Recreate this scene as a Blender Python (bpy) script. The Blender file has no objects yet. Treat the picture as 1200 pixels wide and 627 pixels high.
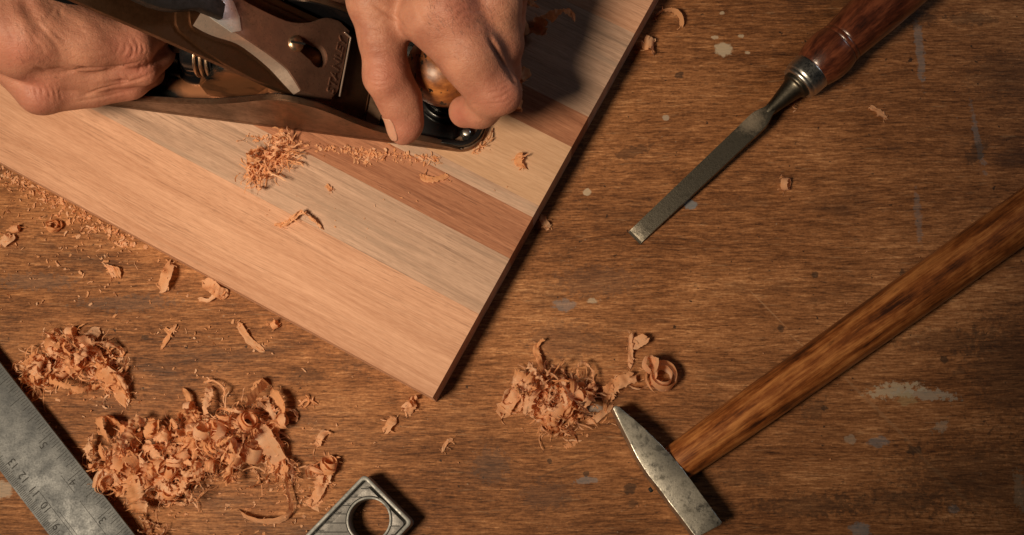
import bpy, bmesh, math, random
import numpy as np
from mathutils import Vector, Matrix

# ------------------------------------------------------------------ camera model (mm) -----
UP = .455                                   # one photo pixel on the bench, in mm
CAM = np.array([40, -300, 1300.]) * UP
FW = -CAM / np.linalg.norm(CAM)
RT = np.cross(FW, [0, 1, 0]); RT /= np.linalg.norm(RT)
UPV = np.cross(RT, FW)
FPX = np.linalg.norm(CAM) / UP
def ray(px, py):
    d = FW * FPX + RT * (px - 600) + UPV * (313.5 - py)
    return d / np.linalg.norm(d)
def P(px, py, z=0.):
    d = ray(px, py)
    return CAM + d * (z - CAM[2]) / d[2]
def PL(px, py, o, n):
    d = ray(px, py)
    return CAM + d * np.dot(np.asarray(o) - CAM, n) / np.dot(d, n)
def nrm(v):
    v = np.asarray(v, float); return v / np.linalg.norm(v)
MM = .001

scn = bpy.context.scene
col = scn.collection
rng = np.random.default_rng(7)

# ------------------------------------------------------------------ object helpers --------
def tag(o, label=None, cat=None, group=None, kind=None):
    if label: o['label'] = label
    if cat: o['category'] = cat
    if group: o['group'] = group
    if kind: o['kind'] = kind
    return o
def mesh_obj(name, V, Fc, mat, parent=None, smooth=True, frame=None):
    """V in mm (in the local frame given, or world)."""
    V = np.asarray(V, float)
    if frame is not None:
        o0, X, Y, Z = frame
        V = o0 + V[:, :1] * X + V[:, 1:2] * Y + V[:, 2:3] * Z
    if parent is None: c = V.mean(0)
    else:
        c = np.zeros(3); q_ = parent
        while q_ is not None: c = c + np.array(q_.location) / MM; q_ = q_.parent
    if parent is None: c = np.array([c[0], c[1], V[:, 2].min()])
    me = bpy.data.meshes.new(name)
    me.from_pydata(((V - c) * MM).tolist(), [], [list(f) for f in Fc])
    me.update()
    if smooth:
        me.polygons.foreach_set('use_smooth', [True] * len(me.polygons))
    o = bpy.data.objects.new(name, me); col.objects.link(o)
    if parent is None: o.location = c * MM
    else: o.parent = parent
    for m in (mat if isinstance(mat, (list, tuple)) else [mat]): me.materials.append(m)
    return o
def bm_obj(name, bm, mat, parent=None, smooth=False, frame=None, sharp=35):
    bm.normal_update()
    bm.verts.ensure_lookup_table(); bm.verts.index_update()
    V = np.array([v.co[:] for v in bm.verts]); Fc = [[v.index for v in f.verts] for f in bm.faces]
    mi = [f.material_index for f in bm.faces]
    bm.free()
    o = mesh_obj(name, V, Fc, mat, parent, smooth, frame)
    o.data.polygons.foreach_set('material_index', mi)
    if smooth: o.data.set_sharp_from_angle(angle=math.radians(sharp))
    return o
def empty(name, loc, label, cat, group=None):
    o = bpy.data.objects.new(name, None); col.objects.link(o)
    o.location = np.asarray(loc) * MM; o.empty_display_size = .01
    return tag(o, label, cat, group)

def plate(bm, outer, z0, z1, holes=(), bevel=0., seg=2):
    """extruded polygon with holes, local xy -> z0..z1 ; top edges bevelled"""
    loops = []
    edges = []
    for lp in [outer] + list(holes):
        vs = [bm.verts.new((p[0], p[1], z1)) for p in lp]
        es = [bm.edges.new((vs[i], vs[(i + 1) % len(vs)])) for i in range(len(vs))]
        edges += es; loops.append(vs)
    r = bmesh.ops.triangle_fill(bm, use_beauty=True, use_dissolve=False, edges=edges)
    top = [g for g in r['geom'] if isinstance(g, bmesh.types.BMFace)]
    if top and sum(f.normal.z if f.normal.length else f.calc_area() for f in top) < 0: pass
    for f in top:
        f.normal_update()
        if f.normal.z < 0: f.normal_flip()
    ex = bmesh.ops.extrude_face_region(bm, geom=top, use_keep_orig=True)
    nv = [g for g in ex['geom'] if isinstance(g, bmesh.types.BMVert)]
    for v in nv: v.co.z = z0
    nf = [g for g in ex['geom'] if isinstance(g, bmesh.types.BMFace)]
    if bevel > 0:
        bedges = [e for e in edges if e.is_valid]
        bmesh.ops.bevel(bm, geom=bedges, offset=bevel, segments=seg, profile=.5, affect='EDGES', clamp_overlap=True)
    bmesh.ops.recalc_face_normals(bm, faces=bm.faces[:])
def circle(cx, cy, r, n=32, a0=0):
    return [(cx + r * math.cos(a0 + 2 * math.pi * i / n), cy + r * math.sin(a0 + 2 * math.pi * i / n)) for i in range(n)]
def lathe(prof, n=48, wob=0., seed=0):
    """prof: (x, r) along local X. returns V,F"""
    V = []; Fc = []
    for (x, r) in prof:
        for k in range(n):
            a = 2 * math.pi * k / n
            V.append((x, r * math.cos(a), r * math.sin(a)))
    m = len(prof)
    for i in range(m - 1):
        for k in range(n):
            k2 = (k + 1) % n
            Fc.append((i * n + k, i * n + k2, (i + 1) * n + k2, (i + 1) * n + k))
    Fc.append(tuple(range(n))[::-1]); Fc.append(tuple((m - 1) * n + k for k in range(n)))
    return np.array(V), Fc
def smooth_prof(pts, n=6):
    """catmull-rom through (x, r)"""
    P_ = [np.array(p, float) for p in pts]; P_ = [2 * P_[0] - P_[1]] + P_ + [2 * P_[-1] - P_[-2]]
    out = []
    for i in range(1, len(P_) - 2):
        for k in range(n):
            t = k / n
            a, b, c, d = P_[i - 1], P_[i], P_[i + 1], P_[i + 2]
            out.append(.5 * ((2 * b) + (-a + c) * t + (2 * a - 5 * b + 4 * c - d) * t * t + (-a + 3 * b - 3 * c + d) * t ** 3))
    out.append(P_[-2]); return out
def loft(secs, cap=True):
    n = len(secs[0]); V = np.concatenate([np.asarray(s, float) for s in secs]); Fc = []
    for i in range(len(secs) - 1):
        for k in range(n):
            k2 = (k + 1) % n
            Fc.append((i * n + k, i * n + k2, (i + 1) * n + k2, (i + 1) * n + k))
    if cap:
        Fc.append(tuple(range(n))[::-1]); Fc.append(tuple((len(secs) - 1) * n + k for k in range(n)))
    return V, Fc
def to_bm(V, Fc):
    bm = bmesh.new(); vs = [bm.verts.new(v) for v in V]
    for f in Fc:
        try: bm.faces.new([vs[i] for i in f])
        except ValueError: pass
    bmesh.ops.recalc_face_normals(bm, faces=bm.faces[:])
    return bm
def box(bm, x0, x1, y0, y1, z0, z1):
    r = bmesh.ops.create_cube(bm, size=1)
    for v in r['verts']:
        v.co.x = x0 if v.co.x < 0 else x1; v.co.y = y0 if v.co.y < 0 else y1; v.co.z = z0 if v.co.z < 0 else z1
    return r['verts']
def text_mesh(s, size, font_extrude=.2):
    cu = bpy.data.curves.new('t', 'FONT'); cu.body = s; cu.size = size; cu.extrude = font_extrude; cu.resolution_u = 3
    ob = bpy.data.objects.new('t', cu); col.objects.link(ob)
    dg = bpy.context.evaluated_depsgraph_get(); me = bpy.data.meshes.new_from_object(ob.evaluated_get(dg))
    V = np.array([v.co[:] for v in me.vertices]); Fc = [list(p.vertices) for p in me.polygons]
    bpy.data.objects.remove(ob); bpy.data.curves.remove(cu); bpy.data.meshes.remove(me)
    return V, Fc

# ------------------------------------------------------------------ materials -------------
class NT:
    def __init__(s, name):
        s.m = bpy.data.materials.new(name); s.m.use_nodes = True
        s.t = s.m.node_tree; s.b = s.t.nodes['Principled BSDF']; s.out = s.t.nodes['Material Output']
        s.tc = s.n('ShaderNodeTexCoord')
    def n(s, typ, **kw):
        x = s.t.nodes.new(typ)
        for k, v in kw.items(): setattr(x, k, v)
        return x
    def l(s, a, b): s.t.links.new(a, b)
    def setin(s, sock, v):
        if hasattr(v, 'links') or isinstance(v, bpy.types.NodeSocket): s.l(v, sock)
        else:
            if isinstance(v, (tuple, list)) and len(v) == 3 and sock.type == 'RGBA': v = (*v, 1)
            sock.default_value = v
    def mp(s, src, loc=(0, 0, 0), rot=(0, 0, 0), sc=(1, 1, 1), typ='POINT'):
        x = s.n('ShaderNodeMapping', vector_type=typ); s.l(src, x.inputs['Vector'])
        x.inputs['Location'].default_value = loc; x.inputs['Rotation'].default_value = rot; x.inputs['Scale'].default_value = sc
        return x.outputs[0]
    def noise(s, vec, scale, detail=4, rough=.55, dist=0.):
        x = s.n('ShaderNodeTexNoise'); s.l(vec, x.inputs['Vector'])
        x.inputs['Scale'].default_value = scale; x.inputs['Detail'].default_value = detail
        x.inputs['Roughness'].default_value = rough; x.inputs['Distortion'].default_value = dist
        return x.outputs['Fac']
    def rng(s, v, a, b, c=0., d=1.):
        x = s.n('ShaderNodeMapRange'); s.l(v, x.inputs[0])
        for i, q in enumerate((a, b, c, d)): x.inputs[i + 1].default_value = q
        return x.outputs[0]
    def math(s, op, a, b=0.):
        x = s.n('ShaderNodeMath', operation=op); s.setin(x.inputs[0], a); s.setin(x.inputs[1], b); return x.outputs[0]
    def mix(s, f, a, b, typ='MIX'):
        x = s.n('ShaderNodeMix', data_type='RGBA', blend_type=typ)
        s.setin(x.inputs[0], f); s.setin(x.inputs[6], a); s.setin(x.inputs[7], b); return x.outputs[2]
    def ramp(s, v, stops):
        x = s.n('ShaderNodeValToRGB'); s.l(v, x.inputs[0]); e = x.color_ramp.elements
        while len(e) < len(stops): e.new(.5)
        for i, (p, c) in enumerate(stops): e[i].position = p; e[i].color = (*c, 1)
        return x.outputs[0]
    def bump(s, h, strength=.3, dist=.0005, prev=None):
        x = s.n('ShaderNodeBump'); s.l(h, x.inputs['Height'])
        x.inputs['Strength'].default_value = strength; x.inputs['Distance'].default_value = dist
        if prev is not None: s.l(prev, x.inputs['Normal'])
        return x.outputs[0]
    def fin(s, color=None, rough=.5, metal=0., normal=None, **kw):
        if color is not None: s.setin(s.b.inputs['Base Color'], color)
        s.setin(s.b.inputs['Roughness'], rough); s.setin(s.b.inputs['Metallic'], metal)
        if normal is not None: s.l(normal, s.b.inputs['Normal'])
        for k, v in kw.items(): s.setin(s.b.inputs[k.replace('_', ' ')], v)
        return s.m
def pxm(px, py, z=0.):
    p = P(px, py, z) * MM; return (float(p[0]), float(p[1]), float(p[2]))

def mat_bench():
    t = NT('bench_wood'); g = t.n('ShaderNodeNewGeometry').outputs['Position']
    warp = t.n('ShaderNodeTexNoise'); t.l(t.mp(g, sc=(6, 14, 1)), warp.inputs['Vector']); warp.inputs['Scale'].default_value = 1; warp.inputs['Detail'].default_value = 2
    wv = t.n('ShaderNodeVectorMath', operation='MULTIPLY_ADD'); t.l(warp.outputs['Color'], wv.inputs[0]); wv.inputs[1].default_value = (.0, .012, 0); t.l(g, wv.inputs[2])
    w = wv.outputs[0]
    big = t.noise(t.mp(g, sc=(7, 11, 1)), 1, 5, .6)
    med = t.noise(t.mp(w, sc=(11, 85, 1)), 1, 7, .68)
    fine = t.noise(t.mp(w, sc=(58, 640, 1)), 1, 6, .72)
    xf = t.noise(t.mp(w, loc=(3, 2, 0), sc=(170, 1250, 1)), 1, 4, .7)
    v = t.math('ADD', t.math('MULTIPLY', big, .31), t.math('MULTIPLY', med, .24))
    v = t.math('ADD', v, t.math('MULTIPLY', fine, .40))
    v = t.math('ADD', v, t.math('MULTIPLY', xf, .30)); gn = t.noise(g, 700, 3, .7); v = t.math('ADD', v, t.math('MULTIPLY', t.math('SUBTRACT', gn, .5), .14))
    c = t.ramp(v, [(.50, (.050, .018, .007)), (.59, (.170, .067, .025)), (.67, (.32, .138, .055)), (.765, (.60, .31, .145))])
    # dark grime patches, stretched along the grain
    gr = t.noise(t.mp(w, loc=(5, 1, 0), sc=(12, 34, 1)), 1, 7, .68)
    c = t.mix(t.rng(gr, .55, .72, 0, .62), c, (.045, .024, .016))
    gr2 = t.noise(t.mp(g, loc=(1, 7, 0), sc=(26, 40, 1)), 1, 8, .75)
    c = t.mix(t.rng(gr2, .60, .74, 0, .6), c, (.05, .03, .022))
    # open pores: short dark dashes
    po = t.noise(t.mp(w, loc=(9, 4, 0), sc=(210, 1500, 1)), 1, 2, .5)
    pm = t.rng(po, .59, .69, 0, .6)
    c = t.mix(pm, c, (.035, .016, .009))
    # black specks
    sp = t.noise(g, 230, 2, .5); c = t.mix(t.rng(sp, .715, .745, 0, .85), c, (.018, .012, .010))
    sp2 = t.noise(g, 420, 1, .5); c = t.mix(t.rng(sp2, .76, .80, 0, .35), c, (.42, .34, .26))
    # pale scuffs
    sc_ = t.noise(t.mp(g, loc=(2, 2, 0), rot=(0, 0, .15), sc=(60, 700, 1)), 1, 3, .7)
    c = t.mix(t.rng(sc_, .60, .74, 0, .4), c, (.52, .32, .18))
    ed = t.noise(g, 330, 4, .7)
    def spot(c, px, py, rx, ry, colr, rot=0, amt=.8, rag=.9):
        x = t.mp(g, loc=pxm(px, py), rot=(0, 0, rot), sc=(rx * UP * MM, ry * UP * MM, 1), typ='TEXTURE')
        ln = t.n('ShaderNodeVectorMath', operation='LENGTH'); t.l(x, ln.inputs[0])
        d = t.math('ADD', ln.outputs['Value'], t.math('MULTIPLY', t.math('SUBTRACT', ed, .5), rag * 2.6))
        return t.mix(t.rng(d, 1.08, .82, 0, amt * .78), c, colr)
    cream = (.50, .42, .31); blue = (.17, .21, .24); dark = (.03, .02, .015); pale = (.42, .36, .29)
    for a in [(848, 58, 11, 9, cream, 0, .9, .5), (838, 44, 4, 3, cream), (868, 42, 4, 2.5, cream), (876, 62, 3, 2, cream), (846, 15, 3, 2.5, cream),
              (688, 225, 5, 4.5, cream, 0, .8, .5), (780, 138, 4, 4, pale, 0, .8, .5), (809, 240, 8, 6, blue, 0, .85, .6), (661, 358, 14, 7, blue, 0, .5),
              (694, 352, 6, 3, cream, 0, .7), (1050, 457, 30, 8, cream, .1, .85, 1.5), (1085, 462, 32, 6, (.36, .33, .28), -.08, .8, 1.5), (1062, 468, 12, 7, (.36, .27, .14), 0, .6),
              (1104, 500, 10, 5, pale, .5, .5, 1.6), (1029, 518, 12, 6, blue, .1, .6), (996, 515, 7, 5, pale, 0, .5), (1078, 60, 5, 44, blue, 0, .5, 1.1), (1146, 165, 4, 40, blue, .1, .45, 1.3),
              (1076, 255, 4, 34, blue, 0, .35, 1.3), (4, 574, 11, 10, pale, 0, .75, .5), (1008, 621, 11, 8, blue, 0, .7), (688, 563, 14, 4, blue, .0, .6), (693, 478, 15, 4, (.3, .28, .26), -.05, .7),
              (1195, 575, 6, 22, cream, 0, .4, 1.5), (1118, 597, 6, 5, blue, 0, .6), (738, 573, 8, 6, dark, .3, .85), (741, 590, 6, 5, dark, 0, .6), (687, 555, 4, 3, dark, 0, .9), (796, 88, 5, 5, dark, 0, .9),
              (644, 540, 3, 3, dark, 0, .9), (1071, 527, 8, 6, dark, 0, .9), (1058, 320, 4, 4, dark, 0, .9), (1107, 422, 4, 4, dark, 0, .9), (955, 322, 4, 4, dark, 0, .9), (966, 478, 4, 3, dark, 0, .9),
              (712, 95, 4, 3, dark), (915, 385, 4, 4, dark, 0, .8), (1140, 22, 30, 8, dark, 0, .55, 1.2), (1070, 22, 30, 10, dark, 0, .6, 1.2), (1145, 178, 20, 9, dark, .8, .7, 1.2), (742, 178, 22, 7, (.07, .035, .02), .3, .7, 1.2),
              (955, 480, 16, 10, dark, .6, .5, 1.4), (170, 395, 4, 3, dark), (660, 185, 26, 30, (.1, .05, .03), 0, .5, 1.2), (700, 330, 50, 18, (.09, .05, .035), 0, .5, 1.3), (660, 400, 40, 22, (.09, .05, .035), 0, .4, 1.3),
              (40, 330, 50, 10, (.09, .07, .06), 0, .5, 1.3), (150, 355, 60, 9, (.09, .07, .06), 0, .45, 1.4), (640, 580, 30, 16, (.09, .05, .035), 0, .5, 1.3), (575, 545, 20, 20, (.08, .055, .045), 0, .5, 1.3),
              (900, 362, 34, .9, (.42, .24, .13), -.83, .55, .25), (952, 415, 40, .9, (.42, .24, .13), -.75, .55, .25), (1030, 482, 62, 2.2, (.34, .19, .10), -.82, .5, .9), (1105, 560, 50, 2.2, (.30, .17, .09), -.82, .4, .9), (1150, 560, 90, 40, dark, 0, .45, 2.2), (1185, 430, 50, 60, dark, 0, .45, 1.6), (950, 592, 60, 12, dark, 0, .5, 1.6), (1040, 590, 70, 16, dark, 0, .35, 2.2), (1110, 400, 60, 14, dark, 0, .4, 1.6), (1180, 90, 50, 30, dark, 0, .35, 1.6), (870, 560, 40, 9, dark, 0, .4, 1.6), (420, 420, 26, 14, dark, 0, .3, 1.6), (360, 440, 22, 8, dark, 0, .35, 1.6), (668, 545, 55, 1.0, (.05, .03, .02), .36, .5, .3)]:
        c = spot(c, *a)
    h = t.math('ADD', t.math('MULTIPLY', fine, .6), t.math('MULTIPLY', t.math('SUBTRACT', 1., pm), .5))
    h = t.math('ADD', h, t.math('MULTIPLY', xf, .4))
    nb = t.bump(h, .55, .0005)
    ro = t.rng(gr, .35, .7, .68, .5)
    return t.fin(c, ro, 0, nb, Specular_IOR_Level=.18)

def mat_wood(name, dark, light, ang, seed, pore=.5, rough=.55, contrast=1., streak=None):
    """planed timber with grain at angle ang in the bench plane"""
    t = NT(name); g = t.n('ShaderNodeNewGeometry').outputs['Position']
    p = t.mp(g, loc=(seed * 1.37, seed * .77, seed * .31), rot=(0, 0, -ang))
    wv = t.n('ShaderNodeTexNoise'); t.l(t.mp(p, sc=(5, 20, 10)), wv.inputs['Vector']); wv.inputs['Scale'].default_value = 1
    w = t.n('ShaderNodeVectorMath', operation='MULTIPLY_ADD'); t.l(wv.outputs['Color'], w.inputs[0]); w.inputs[1].default_value = (0, .01, .0); t.l(p, w.inputs[2]); w = w.outputs[0]
    a = t.noise(t.mp(w, sc=(5, 90, 60)), 1, 4, .55); b = t.noise(t.mp(w, sc=(26, 480, 300)), 1, 6, .72); f = t.noise(t.mp(w, sc=(140, 1500, 900)), 1, 4, .7)
    v = t.math('ADD', t.math('MULTIPLY', a, .36), t.math('ADD', t.math('MULTIPLY', b, .34), t.math('MULTIPLY', f, .30)))
    d = .105 / contrast
    c = t.ramp(v, [(.5 - d, dark), (.5 + d, light)])
    if streak:
        s_ = t.noise(t.mp(w, loc=(2, 1, 0), sc=(9, 210, 90)), 1, 4, .65); c = t.mix(t.rng(s_, .5, .72, 0, .75), c, streak)
    po = t.noise(t.mp(w, loc=(4, 4, 0), sc=(16, 900, 500)), 1, 4, .6); po2 = t.noise(t.mp(w, loc=(7, 1, 0), sc=(130, 1700, 800)), 1, 2, .5)
    zone = t.rng(t.noise(t.mp(w, loc=(1, 8, 0), sc=(6, 40, 30)), 1, 3, .6), .40, .62, .25, 1.)
    pm = t.math('MULTIPLY', t.math('ADD', t.rng(po, .52, .64, 0, pore * 1.3), t.rng(po2, .58, .66, 0, pore * 1.1)), zone)
    dk = tuple(x * .62 for x in dark); c = t.mix(pm, c, dk)
    h = t.math('ADD', t.math('MULTIPLY', f, .5), t.math('SUBTRACT', b, t.math('MULTIPLY', pm, .8)))
    return t.fin(c, rough, 0, t.bump(h, .35, .00025), Specular_IOR_Level=.2)

def mat_metal(name, base, dark, rough=.38, scale=90, metal=1., amt=.7, pit=.3, rust=None, tex='Object', rv=.2):
    t = NT(name); o = t.tc.outputs[tex]
    a = t.noise(o, scale, 8, .7); b = t.noise(o, scale * 7, 4, .6); c2 = t.noise(o, scale * .3, 4, .6)
    c = t.mix(t.rng(a, .42, .68, 0, amt), base, dark)
    c = t.mix(t.rng(b, .58, .74, 0, pit), c, tuple(x * .4 for x in dark))
    if rust: c = t.mix(t.rng(c2, .45, .65, 0, .8), c, rust)
    r = t.math('ADD', t.rng(a, .3, .7, rough - rv * .5, rough + rv), t.rng(b, .4, .7, 0, .1))
    return t.fin(c, r, metal, t.bump(t.math('ADD', b, a), .18, .0003))

def mat_skin(name, seed=0.):
    t = NT(name); o = t.n('ShaderNodeNewGeometry').outputs['Position']
    a = t.noise(t.mp(o, loc=(seed, 0, 0)), 55, 5, .6); b = t.noise(o, 260, 4, .6)
    c = t.mix(t.rng(a, .35, .68), (.49, .228, .150), (.33, .130, .085))
    c = t.mix(t.rng(b, .55, .75, 0, .35), c, (.32, .125, .075))
    at = t.n('ShaderNodeAttribute', attribute_name='joint'); c = t.mix(t.math('MULTIPLY', at.outputs['Fac'], .6), c, (.36, .11, .078))
    fr = t.noise(o, 900, 1, .5); c = t.mix(t.rng(fr, .74, .80, 0, .25), c, (.25, .1, .06))
    v = t.n('ShaderNodeTexVoronoi', feature='DISTANCE_TO_EDGE'); t.l(o, v.inputs['Vector']); v.inputs['Scale'].default_value = 900
    vd = t.rng(v.outputs['Distance'], 0, .25)
    v2 = t.n('ShaderNodeTexVoronoi', feature='DISTANCE_TO_EDGE'); t.l(t.mp(o, rot=(.3, .4, .6), sc=(1, 2.2, 1)), v2.inputs['Vector']); v2.inputs['Scale'].default_value = 260
    vd2 = t.rng(v2.outputs['Distance'], 0, .12)
    h = t.math('ADD', t.math('MULTIPLY', vd, .12), t.math('ADD', t.math('MULTIPLY', vd2, .15), t.math('MULTIPLY', b, 1.)))
    m = t.fin(c, t.rng(b, .3, .7, .5, .66), 0, t.bump(h, .6, .0006), Subsurface_Weight=.14, Subsurface_Scale=.004, Specular_IOR_Level=.45)
    t.b.inputs['Subsurface Radius'].default_value = (1, .35, .2)
    return m
def mat_shaving(name, light=(.95, .66, .455), dark=(.86, .48, .27), seed=0):
    t = NT(name); o = t.tc.outputs['Object']; uv = t.tc.outputs['UV']
    a = t.noise(t.mp(o, loc=(seed, 0, 0)), 130, 4, .6); f = t.noise(t.mp(uv, sc=(9, 260, 1)), 1, 4, .6); pn = t.noise(t.mp(uv, loc=(seed, 3, 0), sc=(40, 420, 1)), 1, 2, .5)
    c = t.mix(t.rng(t.math('ADD', t.math('MULTIPLY', a, .5), t.math('MULTIPLY', f, .5)), .36, .62), dark, light)
    c = t.mix(t.rng(pn, .62, .72, 0, .55), c, tuple(x * .5 for x in dark))
    pv = t.noise(t.mp(uv, loc=(seed, 9, 0), sc=(.9, 7, 1)), 1, 1, .5)
    c = t.mix(t.rng(pv, .36, .60, 0, .9), c, tuple(x * y for x, y in zip(light, (.84, .60, .40))))
    m = t.fin(c, .6, 0, t.bump(f, .4, .0003), Specular_IOR_Level=.3)
    tr = t.n('ShaderNodeBsdfTranslucent'); t.l(c, tr.inputs['Color'])
    mx = t.n('ShaderNodeMixShader'); mx.inputs[0].default_value = .46
    t.l(t.b.outputs[0], mx.inputs[1]); t.l(tr.outputs[0], mx.inputs[2]); t.l(mx.outputs[0], t.out.inputs['Surface'])
    return m

M = {}
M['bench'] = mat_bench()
M['shaving'] = mat_shaving('shaving'); M['shaving_pale'] = mat_shaving('shaving_pale', (.96, .72, .54), (.88, .55, .36), 3)
M['skin'] = mat_skin('skin')
M['steel'] = mat_metal('rule_steel', (.115, .122, .128), (.055, .062, .070), .48, 150, .55, .8, .6, rv=.12)
M['alu'] = mat_metal('cast_alloy', (.25, .245, .24), (.15, .15, .15), .55, 180, .55, .7, .5)
M['alu_rim'] = mat_metal('worn_alloy_rim', (.28, .285, .28), (.12, .13, .13), .5, 150, .6, .7, .4)
M['glint'] = mat_metal('glint_metal', (.92, .92, .92), (.5, .5, .5), .30, 200, .7, .5, .2)  # near-white base colour carries the lever cap's painted highlight
M['ink'] = NT('dark_engraving').fin((.012, .013, .014), .7)
M['head'] = mat_metal('hammer_steel', (.66, .63, .56), (.10, .095, .08), .33, 190, 1., .95, .9, rv=.3)
M['bright'] = mat_metal('bright_steel', (.62, .61, .58), (.35, .35, .33), .25, 120, 1, .5, .3)
M['chisel'] = mat_metal('chisel_steel', (.13, .118, .095), (.045, .040, .032), .36, 140, 1, .8, .5)
M['castiron'] = mat_metal('worn_cast_iron', (.225, .138, .092), (.09, .06, .042), .36, 60, 1, .7, .4)
M['iron_dark'] = mat_metal('dark_blade_steel', (.125, .06, .03), (.05, .026, .015), .42, 130, .85, .7, .5, rust=(.10, .042, .018))
M['cap'] = mat_metal('lever_cap_nickel', (.34, .19, .135), (.14, .072, .05), .33, 130, .65, .7, .9, rust=(.25, .135, .10))
M['cap_edge'] = mat_metal('polished_cap_edge', (.80, .62, .52), (.42, .30, .24), .30, 160, .8, .6, .3)
M['japan'] = NT('black_japanning').fin((.006, .006, .007), .22)
M['lever'] = mat_metal('pitted_black_iron', (.035, .028, .026), (.010, .009, .009), .42, 200, .5, .8, .8)
M['brass'] = mat_metal('brass', (.66, .47, .33), (.34, .22, .14), .3, 120, 1, .5, .2)
def mat_bed():
    t = NT('bed_worn_japanning'); o = t.tc.outputs['Object']; a = t.noise(o, 38, 4, .5)
    f = t.rng(a, .44, .54); c = t.mix(f, (.28, .115, .05), (.008, .008, .008))
    return t.fin(c, t.rng(a, .45, .55, .4, .25), t.rng(a, .47, .53, .5, 0), t.bump(a, .3, .0006))
M['bed'] = mat_bed()
def mat_knob():
    t = NT('knob_wood'); o = t.tc.outputs['Object']; a = t.noise(o, 70, 6, .65); b = t.noise(t.mp(o, sc=(150, 150, 400)), 1, 3, .6)
    c = t.ramp(t.math('ADD', t.math('MULTIPLY', a, .6), t.math('MULTIPLY', b, .4)), [(.36, (.07, .022, .008)), (.5, (.23, .075, .02)), (.63, (.42, .16, .045))])
    ch = t.noise(t.mp(o, sc=(1.4, .8, .8)), 240, 3, .5); cm = t.rng(ch, .625, .64)
    c = t.mix(cm, c, (.01, .006, .004))
    return t.fin(c, .42, 0, t.bump(t.math('ADD', t.math('SUBTRACT', 1., cm), t.math('MULTIPLY', b, .5)), .5, .0008), Coat_Weight=.2, Coat_Roughness=.3, Specular_IOR_Level=.4)
M['knob'] = mat_knob()
def mat_handle(name, axis, cols, lo, rough=.35, coat=.35, worn=None, s1=(14, 160, 160)):
    """axis: rotation angle in the bench plane of the long axis"""
    t = NT(name); o = t.mp(t.n('ShaderNodeNewGeometry').outputs['Position'], rot=(0, 0, -axis))
    a = t.noise(t.mp(o, sc=s1), 1, 6, .65); b = t.noise(t.mp(o, sc=(60, 1300, 1300)), 1, 4, .6); bl = t.noise(t.mp(o, sc=(60, 110, 110)), 1, 7, .74)
    v = t.math('ADD', t.math('MULTIPLY', a, .5), t.math('ADD', t.math('MULTIPLY', b, .2), t.math('MULTIPLY', bl, .3)))
    c = t.ramp(v, [(lo, cols[0]), (lo + .09, cols[1]), (lo + .19, cols[2])])
    if worn is not None:
        w = t.noise(t.mp(o, loc=(1, 5, 2), sc=(22, 260, 260)), 1, 7, .75); c = t.mix(t.rng(w, .52, .66, 0, .55), c, worn)
    dk = t.noise(t.mp(o, loc=(3, 3, 2), sc=(90, 700, 700)), 1, 4, .7); c = t.mix(t.rng(dk, .58, .72, 0, .5), c, tuple(x * .35 for x in cols[0]))
    return t, c, t.bump(t.math('ADD', b, t.math('MULTIPLY', bl, .5)), .3, .0004), rough, coat
# ------------------------------------------------------------------ bench -----------------
bm = bmesh.new(); box(bm, -620, 620, -420, 460, -36, 0)
bmesh.ops.bevel(bm, geom=bm.edges[:], offset=2, segments=2, affect='EDGES')
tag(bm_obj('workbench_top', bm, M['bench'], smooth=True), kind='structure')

# ------------------------------------------------------------------ board -----------------
BT = 20.
A = P(507, 466, BT); B = P(0, 190, BT); D = P(765, 0, BT)
e1 = nrm(B - A); e2 = np.array([e1[1], -e1[0], 0.]);
if e2 @ (D - A) < 0: e2 = -e2
board = empty('glued_board', [A[0], A[1], 0], 'pale edge glued board of light and reddish strips under the hand plane', 'board')
gang = math.atan2(e1[1], e1[0])
pink = ((.44, .222, .133), (.66, .385, .258)); tan = ((.44, .26, .155), (.60, .385, .25)); grey = ((.35, .222, .158), (.57, .38, .282)); red = ((.23, .09, .048), (.44, .205, .118))
strips = [(0, 48.5, pink, None, .35), (48.5, 81.5, grey, (.24, .17, .125), .5), (81.5, 106.5, red, None, .6), (106.5, 113.5, grey, (.26, .2, .15), .4), (113.5, 150, tan, None, .25),
          (150, 169, red, None, .4), (169, 192.8, grey, (.24, .19, .15), .4), (192.8, 222.7, grey, (.20, .16, .13), .4), (222.7, 262, pink, None, .4), (262, 300, tan, None, .4)]
for i, (y0, y1, (dk, lt), st, po) in enumerate(strips):
    bm = bmesh.new(); vs = box(bm, 0, 470, y0 + .01, y1 - .01, 0, BT - (i % 2) * .02)
    if i == 0:
        pass
    bmesh.ops.bevel(bm, geom=[e for e in bm.edges], offset=.06, segments=1, affect='EDGES')
    m = mat_wood('strip_wood_%d' % i, dk, lt, gang, i + 1, po, streak=st)
    bm_obj('strip', bm, m, board, True, frame=(np.array([A[0], A[1], 0]), e1, e2, np.array([0, 0, 1.])))

# ------------------------------------------------------------------ hand plane ------------
Oa = P(110, 122, BT); Xp = nrm(P(551, 180, BT) - Oa); Zp = np.array([0, 0, 1.]); Yp = np.cross(Zp, Xp)
FR = (Oa, Xp, Yp, Zp)                       # local frame: x to the toe, y to the far side, z up from the board
W = 58.
plane = empty('hand_plane', Oa + Xp * 92 + Yp * 29, 'worn metal bench plane with round wooden knob gripped by both hands', 'hand plane')
def L(x, y, z): return Oa + Xp * x + Yp * y + Zp * z
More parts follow.
